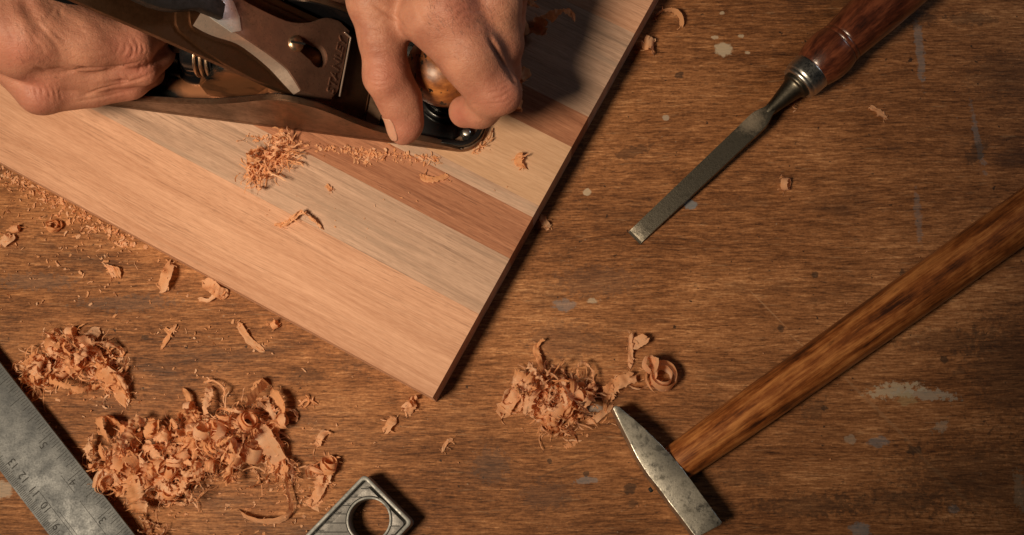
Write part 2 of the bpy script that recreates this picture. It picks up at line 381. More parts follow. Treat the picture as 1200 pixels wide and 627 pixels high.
# sole
def rounded_outline():
    pts = []
    for cx, cy, r, a0, a1 in [(-20, 10, 10, 180, 270), (199, 13, 13, 270, 340), (206, 29, 9, 345, 375), (199, W - 13, 13, 20, 90), (-20, W - 10, 10, 90, 180)]:
        for k in range(7):
            a = math.radians(a0 + (a1 - a0) * k / 6); pts.append((cx + r * math.cos(a), cy + r * math.sin(a)))
    return pts
bm = bmesh.new(); plate(bm, rounded_outline(), .05, 4.2, bevel=.7)
body = bm_obj('body', bm, M['castiron'], plane, True, FR)
prof = [(-16, 4.0), (0, 5), (10, 8.5), (20, 12), (30, 15), (45, 18), (60, 21.5), (75, 26.5), (89, 33.5), (100, 40), (108, 43.8), (115, 45), (122, 43.8), (131, 40), (140, 33), (148, 25), (157, 18), (168, 13.5), (180, 11), (192, 8.2), (200, 5.2), (203, 4.0)]
for (y0, y1) in ((0.0, 3.2), (W - 3.2, W)):
    bm = bmesh.new(); pr = smooth_prof(prof, 3)
    outl = [(p[0], p[1]) for p in pr] + [(203, 4.0), (-16, 4.0)][::1]
    outl = [(p[0], p[1]) for p in pr] + [(198, 3.0), (-12, 3.0)]
    plate(bm, outl, y0, y1)
    bmesh.ops.bevel(bm, geom=[e for e in bm.edges if e.is_boundary is False and len(e.link_faces) == 2 and e.calc_face_angle(0) > .9], offset=.6, segments=2, affect='EDGES')
    for v in bm.verts: v.co = Vector((v.co.x, v.co.z, v.co.y))
    bmesh.ops.recalc_face_normals(bm, faces=bm.faces[:])
    bm.normal_update()
    for f in bm.faces:
        if f.normal.z > .35: f.material_index = 1
    bm_obj('side_wall', bm, [M['castiron'], M['japan']], plane, True, FR, 30)
# japanned inner skins of the cheeks + bed
for y0, y1 in ((3.25, 3.9), (W - 3.9, W - 3.25)):
    bm = bmesh.new(); plate(bm, [(p[0], max(3.4, p[1] - 1.6)) for p in smooth_prof(prof, 3)] + [(198, 3.2), (-12, 3.2)], y0, y1)
    for v in bm.verts: v.co = Vector((v.co.x, v.co.z, v.co.y))
    bmesh.ops.recalc_face_normals(bm, faces=bm.faces[:])
    bm_obj('inner_lining', bm, M['japan'], plane, True, FR, 30)
bm = bmesh.new(); plate(bm, [(-16, 4.2), (148, 4.2), (148, W - 4.2), (-16, W - 4.2)], 4.25, 5.6, bevel=.4)
bm_obj('bed', bm, M['bed'], plane, True, FR)
bm = bmesh.new(); plate(bm, [(156, 4.2), (196, 4.2), (206, 14), (209, 29), (206, W - 14), (196, W - 4.2), (156, W - 4.2)], 4.25, 5.0, bevel=.3)
bm_obj('toe_bed', bm, M['japan'], plane, True, FR)
# raised lip round the toe and the knob boss
def arc_wall(pts, w, z0, z1, name, mat):
    bm = bmesh.new(); n = len(pts); pts = np.array(pts, float)
    tng = np.gradient(pts, axis=0); tng /= np.linalg.norm(tng, axis=1)[:, None]; nr = np.stack([-tng[:, 1], tng[:, 0]], 1)
    plate(bm, (pts - nr * w / 2).tolist() + (pts + nr * w / 2)[::-1].tolist(), z0, z1, bevel=.5)
    bm_obj(name, bm, mat, plane, True, FR)
lip = [(185, 2.2), (192, 2.2)] + [(199 + 10.8 * math.cos(math.radians(a)), 13 + 10.8 * math.sin(math.radians(a))) for a in range(-85, -10, 12)] + [(212.3, 22), (213, 29), (212.3, 36)] + [(199 + 10.8 * math.cos(math.radians(a)), W - 13 + 10.8 * math.sin(math.radians(a))) for a in range(15, 90, 12)]
arc_wall(lip, 2.6, 4.2, 8.5, 'toe_lip', M['japan'])
_k = P(521, 82, 56.5) - Oa; KX, KY = float(_k @ Xp), float(_k @ Yp)
ZF = (L(KX, KY, 0), Zp, Xp, Yp)
V, Fc = lathe(smooth_prof([(4, 17.5), (7, 17.5), (8.5, 16), (9, 14.5), (8, 13.2), (8.4, 12.2), (12, 11.8), (13.5, 10.5), (14, 4)], 4), 48)
mesh_obj('knob_boss', V, Fc, M['japan'], plane, True, ZF)
V, Fc = lathe(smooth_prof([(11.5, 10), (14, 11.4), (16, 10.2), (18, 9.2), (21, 10.2), (25, 14), (30, 17.4), (36, 19), (42, 18.6), (48, 16), (52, 12), (54.5, 6.5), (55, 1)], 5), 56)
knob = mesh_obj('knob', V, Fc, M['knob'], plane, True, ZF)
V, Fc = lathe([(54.6, 4), (55.6, 4), (56, 3.4), (56, .1)], 24)
mesh_obj('knob_screw', V, Fc, M['brass'], knob, True, ZF)
# small slotted boss screws and ribs on the toe
for (x, y, r) in ((203, 8.5, 2.6),):
    V, Fc = lathe(smooth_prof([(5, r + 1), (7, r), (9, r * .9), (9.6, r * .5), (9.7, .05)], 3), 20); mesh_obj('toe_boss', V, Fc, M['bright'], plane, True, (L(x, y, 0), Zp, Xp, Yp))
for x in (196, 209):
    bm = bmesh.new(); box(bm, x, x + 1.6, 5 if x < 200 else 13, 13 if x < 200 else 24, 5, 8.2); bmesh.ops.bevel(bm, geom=bm.edges[:], offset=.5, segments=2, affect='EDGES')
    bm_obj('toe_rib', bm, M['japan'], plane, True, FR)
# blade assembly on the 45 degree frog
XM = 150.
nB = (Xp + Zp) / 2 ** .5; uB = (-Xp + Zp) / 2 ** .5            # plate normal, up-slope direction
def onB(px, py, off):
    o = L(XM, 0, 0) + nB * off; w = PL(px, py, o, nB); return ((w - o) @ uB, (w - o) @ Yp)
def FB(): return (L(XM, 0, 0), uB, Yp, -np.cross(uB, Yp) if (np.cross(uB, Yp) @ nB) < 0 else np.cross(uB, Yp))
def slab(name, pts, off0, off1, mat, bevel=.4, holes=(), parent=None):
    bm = bmesh.new(); plate(bm, pts, off0, off1, holes, bevel); return bm_obj(name, bm, mat, parent or plane, True, FB(), 30)
iron_near = [onB(*p, 0) for p in [(345, 115), (300, 95), (245, 68), (212, 55), (165, 30), (130, 15), (100, 2)]]
blade = slab('blade', [(6, 7.5), (60, 7.0), (120, 8.6), (176, 9.2), (180, 14), (180, 50), (176, 53), (6, 52)], -3.2, 0, M['iron_dark'], .35)
cb = [(4, 7.8), (14, 7.8)] + [onB(*p, 1.9) for p in [(300, 94), (262, 74), (240, 60), (222, 46), (210, 36), (206, 28), (206, 16), (208, 6)]]
cb += [(cb[-1][0] + 3, 30), (cb[-1][0], 50), (4, 51.5)]
slab('chip_breaker', cb, .1, 2.2, M['iron_dark'], .35)
# hump of the chip breaker under the cap
def lin(a, b, n): return [(a[0] + (b[0] - a[0]) * i / n, a[1] + (b[1] - a[1]) * i / n) for i in range(n + 1)]
lo_px = [(344, 111), (330, 96), (315, 80), (296, 64), (276.5, 51), (252, 43), (238, 37), (226, 30)]
hi_px = [(353, 106), (341, 88), (334, 79), (315, 64), (296, 51), (276.5, 38), (256, 25), (237, 12)]
far_px = [tuple(q) for q in smooth_prof([(262, -16), (272, -8), (285, 0), (310, 13), (335, 24), (352, 27), (370, 25), (386, 20), (402, 23)], 3)]
front = [(410, 36), (402, 80), (396, 106), (388, 116), (370, 114)]
lo_px = [tuple(q) for q in smooth_prof(lo_px, 4)]; hi_px = [tuple(q) for q in smooth_prof(hi_px, 4)]
o_lo, o_hi = 4.0, 9.5
lo = [onB(*p, o_lo) for p in lo_px]; hi = [onB(*p, o_hi) for p in hi_px]
far_hi = [onB(*p, o_hi) for p in far_px]; far_lo = [(a, b + .8) for a, b in far_hi]
fr_hi = [onB(*p, o_hi * .55) for p in front]; fr_lo = [(a - 1.2, b) for a, b in fr_hi]
rear_hi = [(hi[-1][0], hi[-1][1])]
print('cap outline (slope, across):', [tuple(round(q, 1) for q in p) for p in hi + far_hi + fr_hi])
top = hi + far_hi + fr_hi; bot = lo + far_lo + fr_lo
ztop = [o_hi] * (len(hi) + len(far_hi)) + [o_hi * .55] * len(fr_hi)
zbot = [o_lo] * (len(top) - len(fr_hi)) + [2.6] * len(fr_hi)
bm = bmesh.new()
tv = [bm.verts.new((p[0], p[1], z)) for p, z in zip(top, ztop)]; bv = [bm.verts.new((p[0], p[1], z)) for p, z in zip(bot, zbot)]
hc = onB(366, 61, o_hi * .75); kh = []
a_c = onB(350, 52, o_hi * .8); b_c = onB(373, 66, o_hi * .8)
dx, dy = b_c[0] - a_c[0], b_c[1] - a_c[1]; dl = math.hypot(dx, dy); ax = math.atan2(dy, dx)
for k in range(9): a = ax + math.radians(110 + 140 * k / 8); kh.append((a_c[0] + 3.4 * math.cos(a), a_c[1] + 3.4 * math.sin(a)))
for k in range(15): a = ax + math.radians(-125 + 250 * k / 14); kh.append((b_c[0] + 5.6 * math.cos(a), b_c[1] + 5.6 * math.sin(a)))
def capz(s):                                                  # cap top falls away toward the mouth
    s0 = fr_hi[2][0]; s1 = hi[2][0]; q = min(1, max(0, (s - s0) / (s1 - s0))); return o_hi * (.55 + .45 * q)
hv = [bm.verts.new((p[0], p[1], capz(p[0]))) for p in kh]
for v in tv: v.co.z = capz(v.co.x)
es = [bm.edges.new((tv[i], tv[(i + 1) % len(tv)])) for i in range(len(tv))] + [bm.edges.new((hv[i], hv[(i + 1) % len(hv)])) for i in range(len(hv))]
bmesh.ops.triangle_fill(bm, use_beauty=True, use_dissolve=False, edges=es)
hb = [bm.verts.new((v.co.x, v.co.y, v.co.z - 4)) for v in hv]
for i in range(len(hv)): bm.faces.new((hv[i], hv[(i + 1) % len(hv)], hb[(i + 1) % len(hv)], hb[i]))
for i in range(len(tv)):
    f = bm.faces.new((tv[i], bv[i], bv[(i + 1) % len(tv)], tv[(i + 1) % len(tv)]))
    if i < len(hi) - 1: f.material_index = 1
bmesh.ops.recalc_face_normals(bm, faces=bm.faces[:])
bmesh.ops.bevel(bm, geom=[e for e in es if e.is_valid], offset=.35, segments=2, affect='EDGES')
cap = bm_obj('lever_cap', bm, [M['cap'], M['cap_edge']], plane, True, FB(), 25)
# dark web between cap edge and blade
web = [onB(*p, 2.3) for p in [tuple(q) for q in smooth_prof([(342, 111), (315, 84), (296, 69), (276, 57), (252, 49), (232, 40), (222, 30), (220, 12)], 3)]]
slab('cap_web', web + [(web[-1][0], 46), (web[0][0], 46)], 2.25, 3.9, M['iron_dark'], .3)
# screw in the keyhole
sc0 = onB(347, 51, o_hi + .5)
oS = L(XM, 0, 0) + uB * sc0[0] + Yp * sc0[1]
V, Fc = lathe(smooth_prof([(3, 4.2), (9.6, 4.2), (10.3, 4.0), (11.3, 3.0), (11.8, 1.6), (12, .05)], 3), 32)
scr = mesh_obj('cap_screw', V, Fc, M['brass'], plane, True, (oS, nB, uB, Yp))
bm = bmesh.new(); box(bm, -4, 4, -.5, .5, 11.3, 12.15)
so = bm_obj('slot', bm, M['ink'], scr, False, (oS, nrm(-uB + Yp * .25), nrm(Yp + uB * .25), nB))
# lettering
def flat_text(s, p0, p1, off, h, mat, name, parent, frame=None):
    V, Fc = text_mesh(s, 10, .5)
    V = V - V.min(0); V[:, 2] -= V[:, 2].max() / 2
    wdt = V[:, 0].max(); hh = V[:, 1].max()
    d = np.array(p1) - np.array(p0); ln = np.linalg.norm(d); d /= ln; nn = np.array([-d[1], d[0]])
    Q = np.zeros_like(V); q = V[:, 0:1] / wdt * ln * d + V[:, 1:2] / hh * h * nn + np.array(p0)
    Q[:, :2] = q; Q[:, 2] = off + V[:, 2] * .6
    return mesh_obj(name, Q, Fc, mat, parent, False, frame or FB())
z_t = o_hi * .58
s0, s1 = onB(390, 111, z_t), onB(405, 46, z_t)
# the frame (uB, Yp) : check handedness so that letters are not mirrored from outside
fb = FB(); hand = np.cross(fb[1], fb[2]) @ nB
print('cap text handedness', hand, 'text span', s0, s1)
def text_on_cap(s, p0, p1, h, mat, name):
    V, Fc = text_mesh(s, 10, .5); V = V - V.min(0); V[:, 2] -= V[:, 2].max() / 2
    a = L(XM, 0, 0) + uB * p0[0] + Yp * p0[1]; b = L(XM, 0, 0) + uB * p1[0] + Yp * p1[1]
    d = nrm(b - a); up = np.cross(nB, d); ln = np.linalg.norm(b - a)
    out = a + V[:, 0:1] / V[:, 0].max() * ln * d + V[:, 1:2] / V[:, 1].max() * h * up
    zz = np.array([capz(float((w - L(XM, 0, 0)) @ uB)) for w in out]); out = out + nB * (zz[:, None] + .14 + V[:, 2:3] * .6)
    return mesh_obj(name, out, Fc, mat, plane, False)
text_on_cap('STANLEY', s0, s1, 4.6, M['cap'], 'lettering')
for (q0, q1) in (((398, 113), (411, 44)), ((411, 44), (403, 38))):
    a = onB(*q0, z_t); b = onB(*q1, z_t); aw = L(XM, 0, 0) + uB * a[0] + Yp * a[1] + nB * (capz(a[0]) + .3); bw = L(XM, 0, 0) + uB * b[0] + Yp * b[1] + nB * (capz(b[0]) + .3)
    d = nrm(bw - aw); sd = np.cross(nB, d); bm = bmesh.new(); box(bm, 0, np.linalg.norm(bw - aw), -.35, .35, -.6, .35); bmesh.ops.bevel(bm, geom=bm.edges[:], offset=.15, segments=1, affect='EDGES')
    bm_obj('lettering_border', bm, M['cap_edge'], plane, False, (aw, d, sd, nB))
# cam lever on the cap
lv = [onB(*p, 15) for p in [(140, -16), (152, -6), (164, 0), (178, 6), (192, 10), (206, 12), (220, 11), (234, 10), (262, 21), (265, 5), (250, -12), (225, -26), (170, -34)]]
slab('cam_lever', lv, 10.2, 15, M['lever'], .8)
# lamp highlight on the cap beside the lever, put in as a near-white slab
sh = [onB(*p, 10) for p in [(237, 12), (250, 23), (272, 38), (283, 36), (281, 20), (274, 2), (262, -12)]]
slab('cap_glint', sh, 9.4, 10.0, M['glint'], .2)
# frog
bm = bmesh.new(); y0, y1 = 11, 47
plate(bm, [(146, 5.6), (62, 5.6), (62, 20), (80, 48), (94, 49.5), (100, 43.5)][::-1], y0, y1, bevel=0)
for v in bm.verts: v.co = Vector((v.co.x, v.co.z, v.co.y))
bmesh.ops.recalc_face_normals(bm, faces=bm.faces[:]); bmesh.ops.bevel(bm, geom=bm.edges[:], offset=.8, segments=2, affect='EDGES')
bm_obj('frog', bm, M['bed'], plane, True, FR, 30)
for yy in (6.0, 47.2):
    bm = bmesh.new(); plate(bm, [(144, 5.6), (86, 5.6), (90, 16), (104, 36), (110, 37)][::-1], yy, yy + 4.8)
    for v in bm.verts: v.co = Vector((v.co.x, v.co.z, v.co.y))
    bmesh.ops.recalc_face_normals(bm, faces=bm.faces[:]); bmesh.ops.bevel(bm, geom=bm.edges[:], offset=.8, segments=2, affect='EDGES')
    bm_obj('frog_rib', bm, M['bed'], plane, True, FR, 30)
# brass depth wheel on its threaded stud
NX = 62.
V, Fc = lathe([(-10, 4), (-10, 8.5), (-8, 9.8), (6.8, 10.4), (7.2, 4)], 48)
nut = mesh_obj('depth_wheel', V, Fc, M['japan'], plane, True, (L(NX + 4, 24, 32), Xp, Yp, Zp)); nut.data.set_sharp_from_angle(angle=math.radians(40))
for q in (-1.6, 1.6, 4.8):
    V, Fc = lathe(smooth_prof([(q - .85, 9.8), (q - .75, 11.6), (q, 12.2), (q + .75, 11.6), (q + .85, 9.8)], 3), 64)
    mesh_obj('wheel_rim', V, Fc, M['brass'], nut, True, (L(NX + 4, 24, 32), Xp, Yp, Zp))
V, Fc = lathe([(-16, 3), (30, 3)], 20); mesh_obj('wheel_stud', V, Fc, M['castiron'], plane, True, (L(NX, 26, 32), Xp, Yp, Zp))
# tote (rear handle): oval sections along a leaning curve
secs = []
for (x, z, a, b) in [(40, 5.6, 22, 11), (36, 9, 19, 11), (28, 16, 13, 11), (21, 28, 12, 11.5), (15, 44, 12, 12), (8, 60, 12, 12), (-2, 72, 14, 11.5), (-12, 82, 15, 10), (-20, 88, 9, 7)]:
    secs.append([(x + a * math.cos(q), 29 + b * math.sin(q), z + (.35 * a * math.cos(q) if z > 10 else 0)) for q in np.linspace(0, 2 * math.pi, 28, endpoint=False)])
V, Fc = loft(secs)
mesh_obj('rear_handle', V, Fc, M['japan'], plane, True, FR)
V, Fc = lathe(smooth_prof([(5.6, 11), (8, 11), (12, 9), (15, 8), (17, 5), (17.5, .1)], 4), 36)
mesh_obj('handle_toe', V, Fc, M['japan'], plane, True, (L(54, 27, 0), Zp, Xp, Yp))

# ------------------------------------------------------------------ hands -----------------
def sdf_mesh(prims, voxel, lo, hi, kdef=5.):
    xs = [np.arange(lo[i], hi[i], voxel, dtype=np.float32) for i in range(3)]
    X, Y, Z = np.meshgrid(*xs, indexing='ij')
    D = None
    def smin(a, b, k):
        h = np.clip(.5 + .5 * (b - a) / k, 0, 1); return b + (a - b) * h - k * h * (1 - h)
    for pr in prims:
        typ = pr[0]
        if typ == 'cap':
            _, a, b, ra, rb, k = pr; a = np.asarray(a, np.float32); b = np.asarray(b, np.float32); ba = b - a; l2 = float(ba @ ba)
            t = np.clip(((X - a[0]) * ba[0] + (Y - a[1]) * ba[1] + (Z - a[2]) * ba[2]) / l2, 0, 1)
            d = np.sqrt((X - a[0] - t * ba[0]) ** 2 + (Y - a[1] - t * ba[1]) ** 2 + (Z - a[2] - t * ba[2]) ** 2) - (ra + (rb - ra) * t)
        elif typ == 'ell' or typ == 'cutell':
            _, c, r, ax, k = pr; R_ = np.asarray(ax, np.float32); q = [(X - c[0]), (Y - c[1]), (Z - c[2])]
            l_ = [(q[0] * R_[i][0] + q[1] * R_[i][1] + q[2] * R_[i][2]) / r[i] for i in range(3)]
            n_ = np.sqrt(l_[0] ** 2 + l_[1] ** 2 + l_[2] ** 2); d = (n_ - 1) * min(r)
        elif typ == 'cut':                                       # groove along a segment
            _, a, b, ra, rb, k = pr; a = np.asarray(a, np.float32); b = np.asarray(b, np.float32); ba = b - a; l2 = float(ba @ ba)
            t = np.clip(((X - a[0]) * ba[0] + (Y - a[1]) * ba[1] + (Z - a[2]) * ba[2]) / l2, 0, 1)
            d = np.sqrt((X - a[0] - t * ba[0]) ** 2 + (Y - a[1] - t * ba[1]) ** 2 + (Z - a[2] - t * ba[2]) ** 2) - (ra + (rb - ra) * t)
            D = -smin(-D, d, k); continue
        elif typ == 'wr':                                        # wrinkles across axis ax near c
            _, c, ax, rad, amp, wl = pr
            s = (X - c[0]) * ax[0] + (Y - c[1]) * ax[1] + (Z - c[2]) * ax[2]; r2 = (X - c[0]) ** 2 + (Y - c[1]) ** 2 + (Z - c[2]) ** 2
            wob = .8 * np.sin(.9 * X + .7 * Z) + .6 * np.sin(.55 * Y + 1.3 * Z)
            D = D + amp * np.exp(-r2 / (2 * rad * rad)) * (np.abs(np.sin((s + wob * .7) * math.pi / wl)) ** .6 * -1 + .7); continue
        if typ == 'cutell': D = -smin(-D, d, k); continue
        D = d if D is None else smin(D, d, k)
    D = D + .16 * np.sin(.31 * X + .2 * Y) * np.sin(.27 * Y - .3 * Z) 
    ins = D < 0
    s = D.shape
    # surface nets
    c8 = [(i, j, k) for i in (0, 1) for j in (0, 1) for k in (0, 1)]
    def sub(Aa, o): return Aa[o[0]:s[0] - 1 + o[0], o[1]:s[1] - 1 + o[1], o[2]:s[2] - 1 + o[2]]
    cnt = sum(sub(ins, o).astype(np.int8) for o in c8)
    act = (cnt > 0) & (cnt < 8); idx = np.argwhere(act); vid = -np.ones(act.shape, np.int64); vid[act] = np.arange(len(idx))
    vals = np.stack([D[idx[:, 0] + o[0], idx[:, 1] + o[1], idx[:, 2] + o[2]] for o in c8], 1)
    acc = np.zeros((len(idx), 3)); num = np.zeros(len(idx)); c8a = np.array(c8, float)
    for a in range(8):
        for b in range(a + 1, 8):
            if np.abs(c8a[a] - c8a[b]).sum() != 1: continue
            va, vb = vals[:, a], vals[:, b]; m = (va < 0) != (vb < 0); t = np.where(m, va / (va - vb + 1e-12), 0)
            acc += np.where(m[:, None], c8a[a] + t[:, None] * (c8a[b] - c8a[a]), 0); num += m
    V = (idx + acc / num[:, None]) * voxel + np.asarray(lo)
    Fc = []
    for ax in range(3):
        sl0 = [slice(1, n - 1) for n in s]; sl1 = [slice(1, n - 1) for n in s]
        sl0[ax] = slice(0, s[ax] - 1); sl1[ax] = slice(1, s[ax])
        a = ins[tuple(sl0)]; b = ins[tuple(sl1)]; q = np.argwhere(a != b)
        off = np.array([1, 1, 1]); off[ax] = 0; q = q + off
        u_, v_ = [i for i in range(3) if i != ax]
        du = np.zeros(3, int); du[u_] = 1; dv = np.zeros(3, int); dv[v_] = 1
        g = lambda w: vid[w[:, 0], w[:, 1], w[:, 2]]
        quad = np.stack([g(q - du - dv), g(q - dv), g(q), g(q - du)], 1)
        flip = ins[q[:, 0], q[:, 1], q[:, 2]]
        if ax == 1: flip = ~flip
        quad[~flip] = quad[~flip][:, ::-1]; Fc.append(quad)
    Fc = np.concatenate(Fc); Fc = Fc[(Fc >= 0).all(1)]
    return V, Fc[:, ::-1]
def crease(o, lines):
    from mathutils.bvhtree import BVHTree
    me = o.data; n = len(me.vertices); V = np.empty(n * 3); me.vertices.foreach_get('co', V); V = V.reshape(-1, 3) / MM + np.array(o.location) / MM
    Nn = np.empty(n * 3); me.vertices.foreach_get('normal', Nn); Nn = Nn.reshape(-1, 3)
    bvh = BVHTree.FromPolygons([Vector(v) for v in V], [tuple(p.vertices) for p in me.polygons]); D = np.zeros(n); W_ = np.zeros(n)
    for pts, dep, sg in lines:
        q = np.array(smooth_prof(pts, 6)) if len(pts) > 2 else np.array(pts, float)
        seg = []
        for a, b in zip(q, q[1:]):
            for t_ in np.linspace(0, 1, max(2, int(np.hypot(*(b - a)) / 1.0)), endpoint=False): seg.append(a + (b - a) * t_)
        L_ = len(seg)
        for i, p in enumerate(seg):
            h = bvh.ray_cast(Vector(CAM), Vector(ray(p[0], p[1])))
            if h[0] is None: continue
            f = min(1, min(i, L_ - 1 - i) / (L_ * .3) + .15); c = np.array(h[0]); m = np.abs(V - c).max(1) < sg * 4
            d2 = ((V[m] - c) ** 2).sum(1); g = np.exp(-d2 / (2 * sg * sg)); rim = np.exp(-(np.sqrt(d2) - 2.1 * sg) ** 2 / (2 * (.6 * sg) ** 2))
            D[m] = np.maximum(D[m], .8 * dep * f * g); W_[m] = np.maximum(W_[m], .08 * dep * f * rim)
    V = V - Nn * (D - np.where(D > .25 * D.max(), 0, 1) * W_ * 0 - W_ * (D < .1 * W_ + .02))[:, None]
    me.vertices.foreach_set('co', ((V - np.array(o.location) / MM) * MM).ravel()); me.update()
def hairs(o, regions, seed):
    from mathutils.bvhtree import BVHTree
    r = np.random.default_rng(seed); me = o.data
    V = np.array([v.co[:] for v in me.vertices]) / MM + np.array(o.location) / MM; bvh = BVHTree.FromPolygons([Vector(v) for v in V], [tuple(p.vertices) for p in me.polygons]); parts = []
    for (x0, y0, x1, y1, dx, dy, n, ln) in regions:
        for k in range(n):
            px, py = r.uniform(x0, x1), r.uniform(y0, y1); a = bvh.ray_cast(Vector(CAM), Vector(ray(px, py))); q = r.uniform(.5, 1.) * ln; an = r.normal(0, .3)
            ddx, ddy = dx * math.cos(an) - dy * math.sin(an), dx * math.sin(an) + dy * math.cos(an)
            b = bvh.ray_cast(Vector(CAM), Vector(ray(px + ddx * q, py + ddy * q)))
            if a[0] is None or b[0] is None or (a[0] - b[0]).length > 9: continue
            p0, p2 = np.array(a[0]), np.array(b[0]); nn = np.array(a[1]); p1 = (p0 + p2) / 2 + nn * .45; p2 = p2 + nn * .5; w_ = nrm(np.cross(p2 - p0, nn)) * .03
            parts.append((np.array([p0 - w_, p0 + w_, p1 + w_ * .8, p1 - w_ * .8, p2]), [(0, 1, 2, 3), (3, 2, 4)]))
    Vs, Fs, n = [], [], 0
    for v, f in parts: Vs.append(v); Fs += [tuple(i + n for i in g) for g in f]; n += len(v)
    return mesh_obj('body_hair', np.concatenate(Vs), Fs, M['hair'], o)
M['hair'] = NT('hair').fin((.06, .028, .016), .5)
def hand_obj(name, prims, lo, hi, joints, label):
    V, Fc = sdf_mesh(prims, .62, lo, hi)
    o = mesh_obj(name, V, Fc.tolist(), M['skin']); tag(o, label, 'hand')
    bm = bmesh.new(); bm.from_mesh(o.data)
    bmesh.ops.smooth_vert(bm, verts=bm.verts[:], factor=.25, use_axis_x=True, use_axis_y=True, use_axis_z=True)
    bmesh.ops.recalc_face_normals(bm, faces=bm.faces[:]); bm.to_mesh(o.data); bm.free()
    w = np.zeros(len(V))
    for (c, r) in joints: w = np.maximum(w, np.exp(-((V - c) ** 2).sum(1) / (2 * r * r)))
    at = o.data.attributes.new('joint', 'FLOAT', 'POINT'); at.data.foreach_set('value', w.astype(np.float32))
    o.data.polygons.foreach_set('use_smooth', [True] * len(o.data.polygons))
    return o
I3 = [[1, 0, 0], [0, 1, 0], [0, 0, 1]]
def chain(pts, k=4.):
    return [('cap', P(*a[:3]), P(*b[:3]), a[3], b[3], k) for a, b in zip(pts, pts[1:])]
# --- hand on the knob
thumb = [(434, -62, 98, 15), (440, 2, 94, 12.6), (448, 45, 88, 10.3), (453, 88, 79, 10.2), (468, 117, 71, 9.6), (475, 144, 64, 8.3)]
index = [(490, -70, 108, 15), (526, 10, 104, 14.5), (554, 62, 94, 13), (578, 106, 80, 11.8)]
index2 = [(579, 107, 79, 11.4), (563, 127, 66, 9.6), (545, 131, 60, 8.2)]
middle = [(545, -75, 108, 14), (578, 0, 100, 13), (584, 50, 84, 11.5), (583, 84, 70, 10.8), (566, 100, 52, 9)]
ring = [(570, -80, 98, 13), (594, -20, 84, 11.5), (590, 30, 62, 10), (572, 50, 48, 8.5)]
pinky = [(582, -90, 86, 11), (600, -50, 70, 10), (594, -5, 50, 9), (575, 15, 42, 8)]
pr = chain(middle) + chain(ring) + chain(pinky)
pr += chain([(505, -110, 108, 24), (500, -170, 112, 27)], 14) + chain([(450, -70, 96, 17), (520, -60, 102, 17)], 12) + chain([(455, -30, 92, 14), (525, -25, 102, 14)], 10) + chain([(468, 0, 88, 9), (520, 5, 100, 11)], 8) + chain([(462, 18, 84, 8.5), (508, 22, 94, 10)], 7) + chain([(470, 30, 80, 6), (498, 32, 86, 7)], 4) + chain([(540, -40, 100, 17), (570, -60, 92, 17)], 10)
pr += [(t_[0], t_[1], t_[2], t_[3], t_[4], 5.) for t_ in chain(index)] + chain(index2, 2.5)
tm = chain(thumb, 6); pr += tm[:2] + tm[2:]
pr += [('ell', P(475, 144, 64), (8.5, 11.2, 7.5), [nrm(RT), nrm(P(476, 144, 64) - P(469, 118, 72)), nrm(np.cross(RT, P(476, 144, 64) - P(469, 118, 72)))], 3)]
# knuckle pads and creases
pr += [('ell', P(588, 110, 82), (9.5, 9.5, 9.5), I3, 4), ('ell', P(450, 90, 83), (7.5, 8, 7.), I3, 5), ('cap', P(502, 22, 100), P(547, 72, 90), 13., 10.4, 6), ('cap', P(547, 72, 90), P(570, 102, 82), 10.4, 10.6, 6)]
pr += [('cut', P(578, 40, 112), P(600, 86, 96), 1.6, 1.2, 3.), ('cut', P(575, 42, 108), P(604, 92, 90), 1.5, 1.5, 2.5)]
ixd = nrm(P(579, 106, 80) - P(560, 62, 96)); thd = nrm(P(469, 118, 72) - P(452, 48, 88))
pr += [('wr', P(592, 112, 90), nrm(np.array([.55, -.85, -.1])), 4.5, .35, 2.2), ('wr', P(447, 92, 86), thd, 5., .45, 2.4), ('wr', P(440, 42, 98), thd, 7., .3, 4.), ('wr', P(537, 10, 119), ixd, 8., .3, 3.5)]
jn = [(P(590, 112, 88), 8), (P(450, 88, 88), 7), (P(476, 150, 66), 7), (P(543, 134, 66), 6), (P(592, 90, 80), 7), (P(540, 10, 118), 9)]
h1 = hand_obj('hand', pr, P(395, 200, 60) * [1, 1, 0] + [0, 0, 32], P(640, -165, 100) * [1, 1, 0] + [0, 0, 142], jn, 'bare hand pinching the round wooden front knob of the plane')
# thumb nail on the left flank of the thumb tip
a0 = P(468, 115, 71); a1 = P(476, 149, 62.); ax = nrm(a1 - a0); side = nrm(-RT * .9 - FW * .42 + UPV * .0); side = nrm(side - ax * (side @ ax)); oth = np.cross(ax, side)
from mathutils.bvhtree import BVHTree
hv_ = [Vector(v.co) * 1000 + h1.location * 1000 for v in h1.data.vertices]; bvh = BVHTree.FromPolygons(hv_, [tuple(p.vertices) for p in h1.data.polygons])
V = []; Fc = []; nu, nv = 15, 21
for j in range(nv):
    s = j / (nv - 1); ctr = a0 + ax * (7.0 + s * 12.5)
    hw = 40 * math.sqrt(max(.04, 1 - (abs(s - .45) / .58) ** 4))
    for i in range(nu):
        th = math.radians(hw * (2 * i / (nu - 1) - 1)); dr = side * math.cos(th) + oth * math.sin(th)
        hit = bvh.ray_cast(Vector(ctr + dr * 30), Vector(-dr))
        V.append(np.array(hit[0]) + dr * .22 if hit[0] is not None else ctr + dr * 8)
V = np.array(V); n0 = len(V)
for j in range(nv - 1):
    for i in range(nu - 1): Fc.append((j * nu + i, j * nu + i + 1, (j + 1) * nu + i + 1, (j + 1) * nu + i))
tN = NT('nail'); M['nail'] = tN.fin((.53, .275, .195), .36, 0, None, Subsurface_Weight=.15, Subsurface_Scale=.003, Coat_Weight=.3)
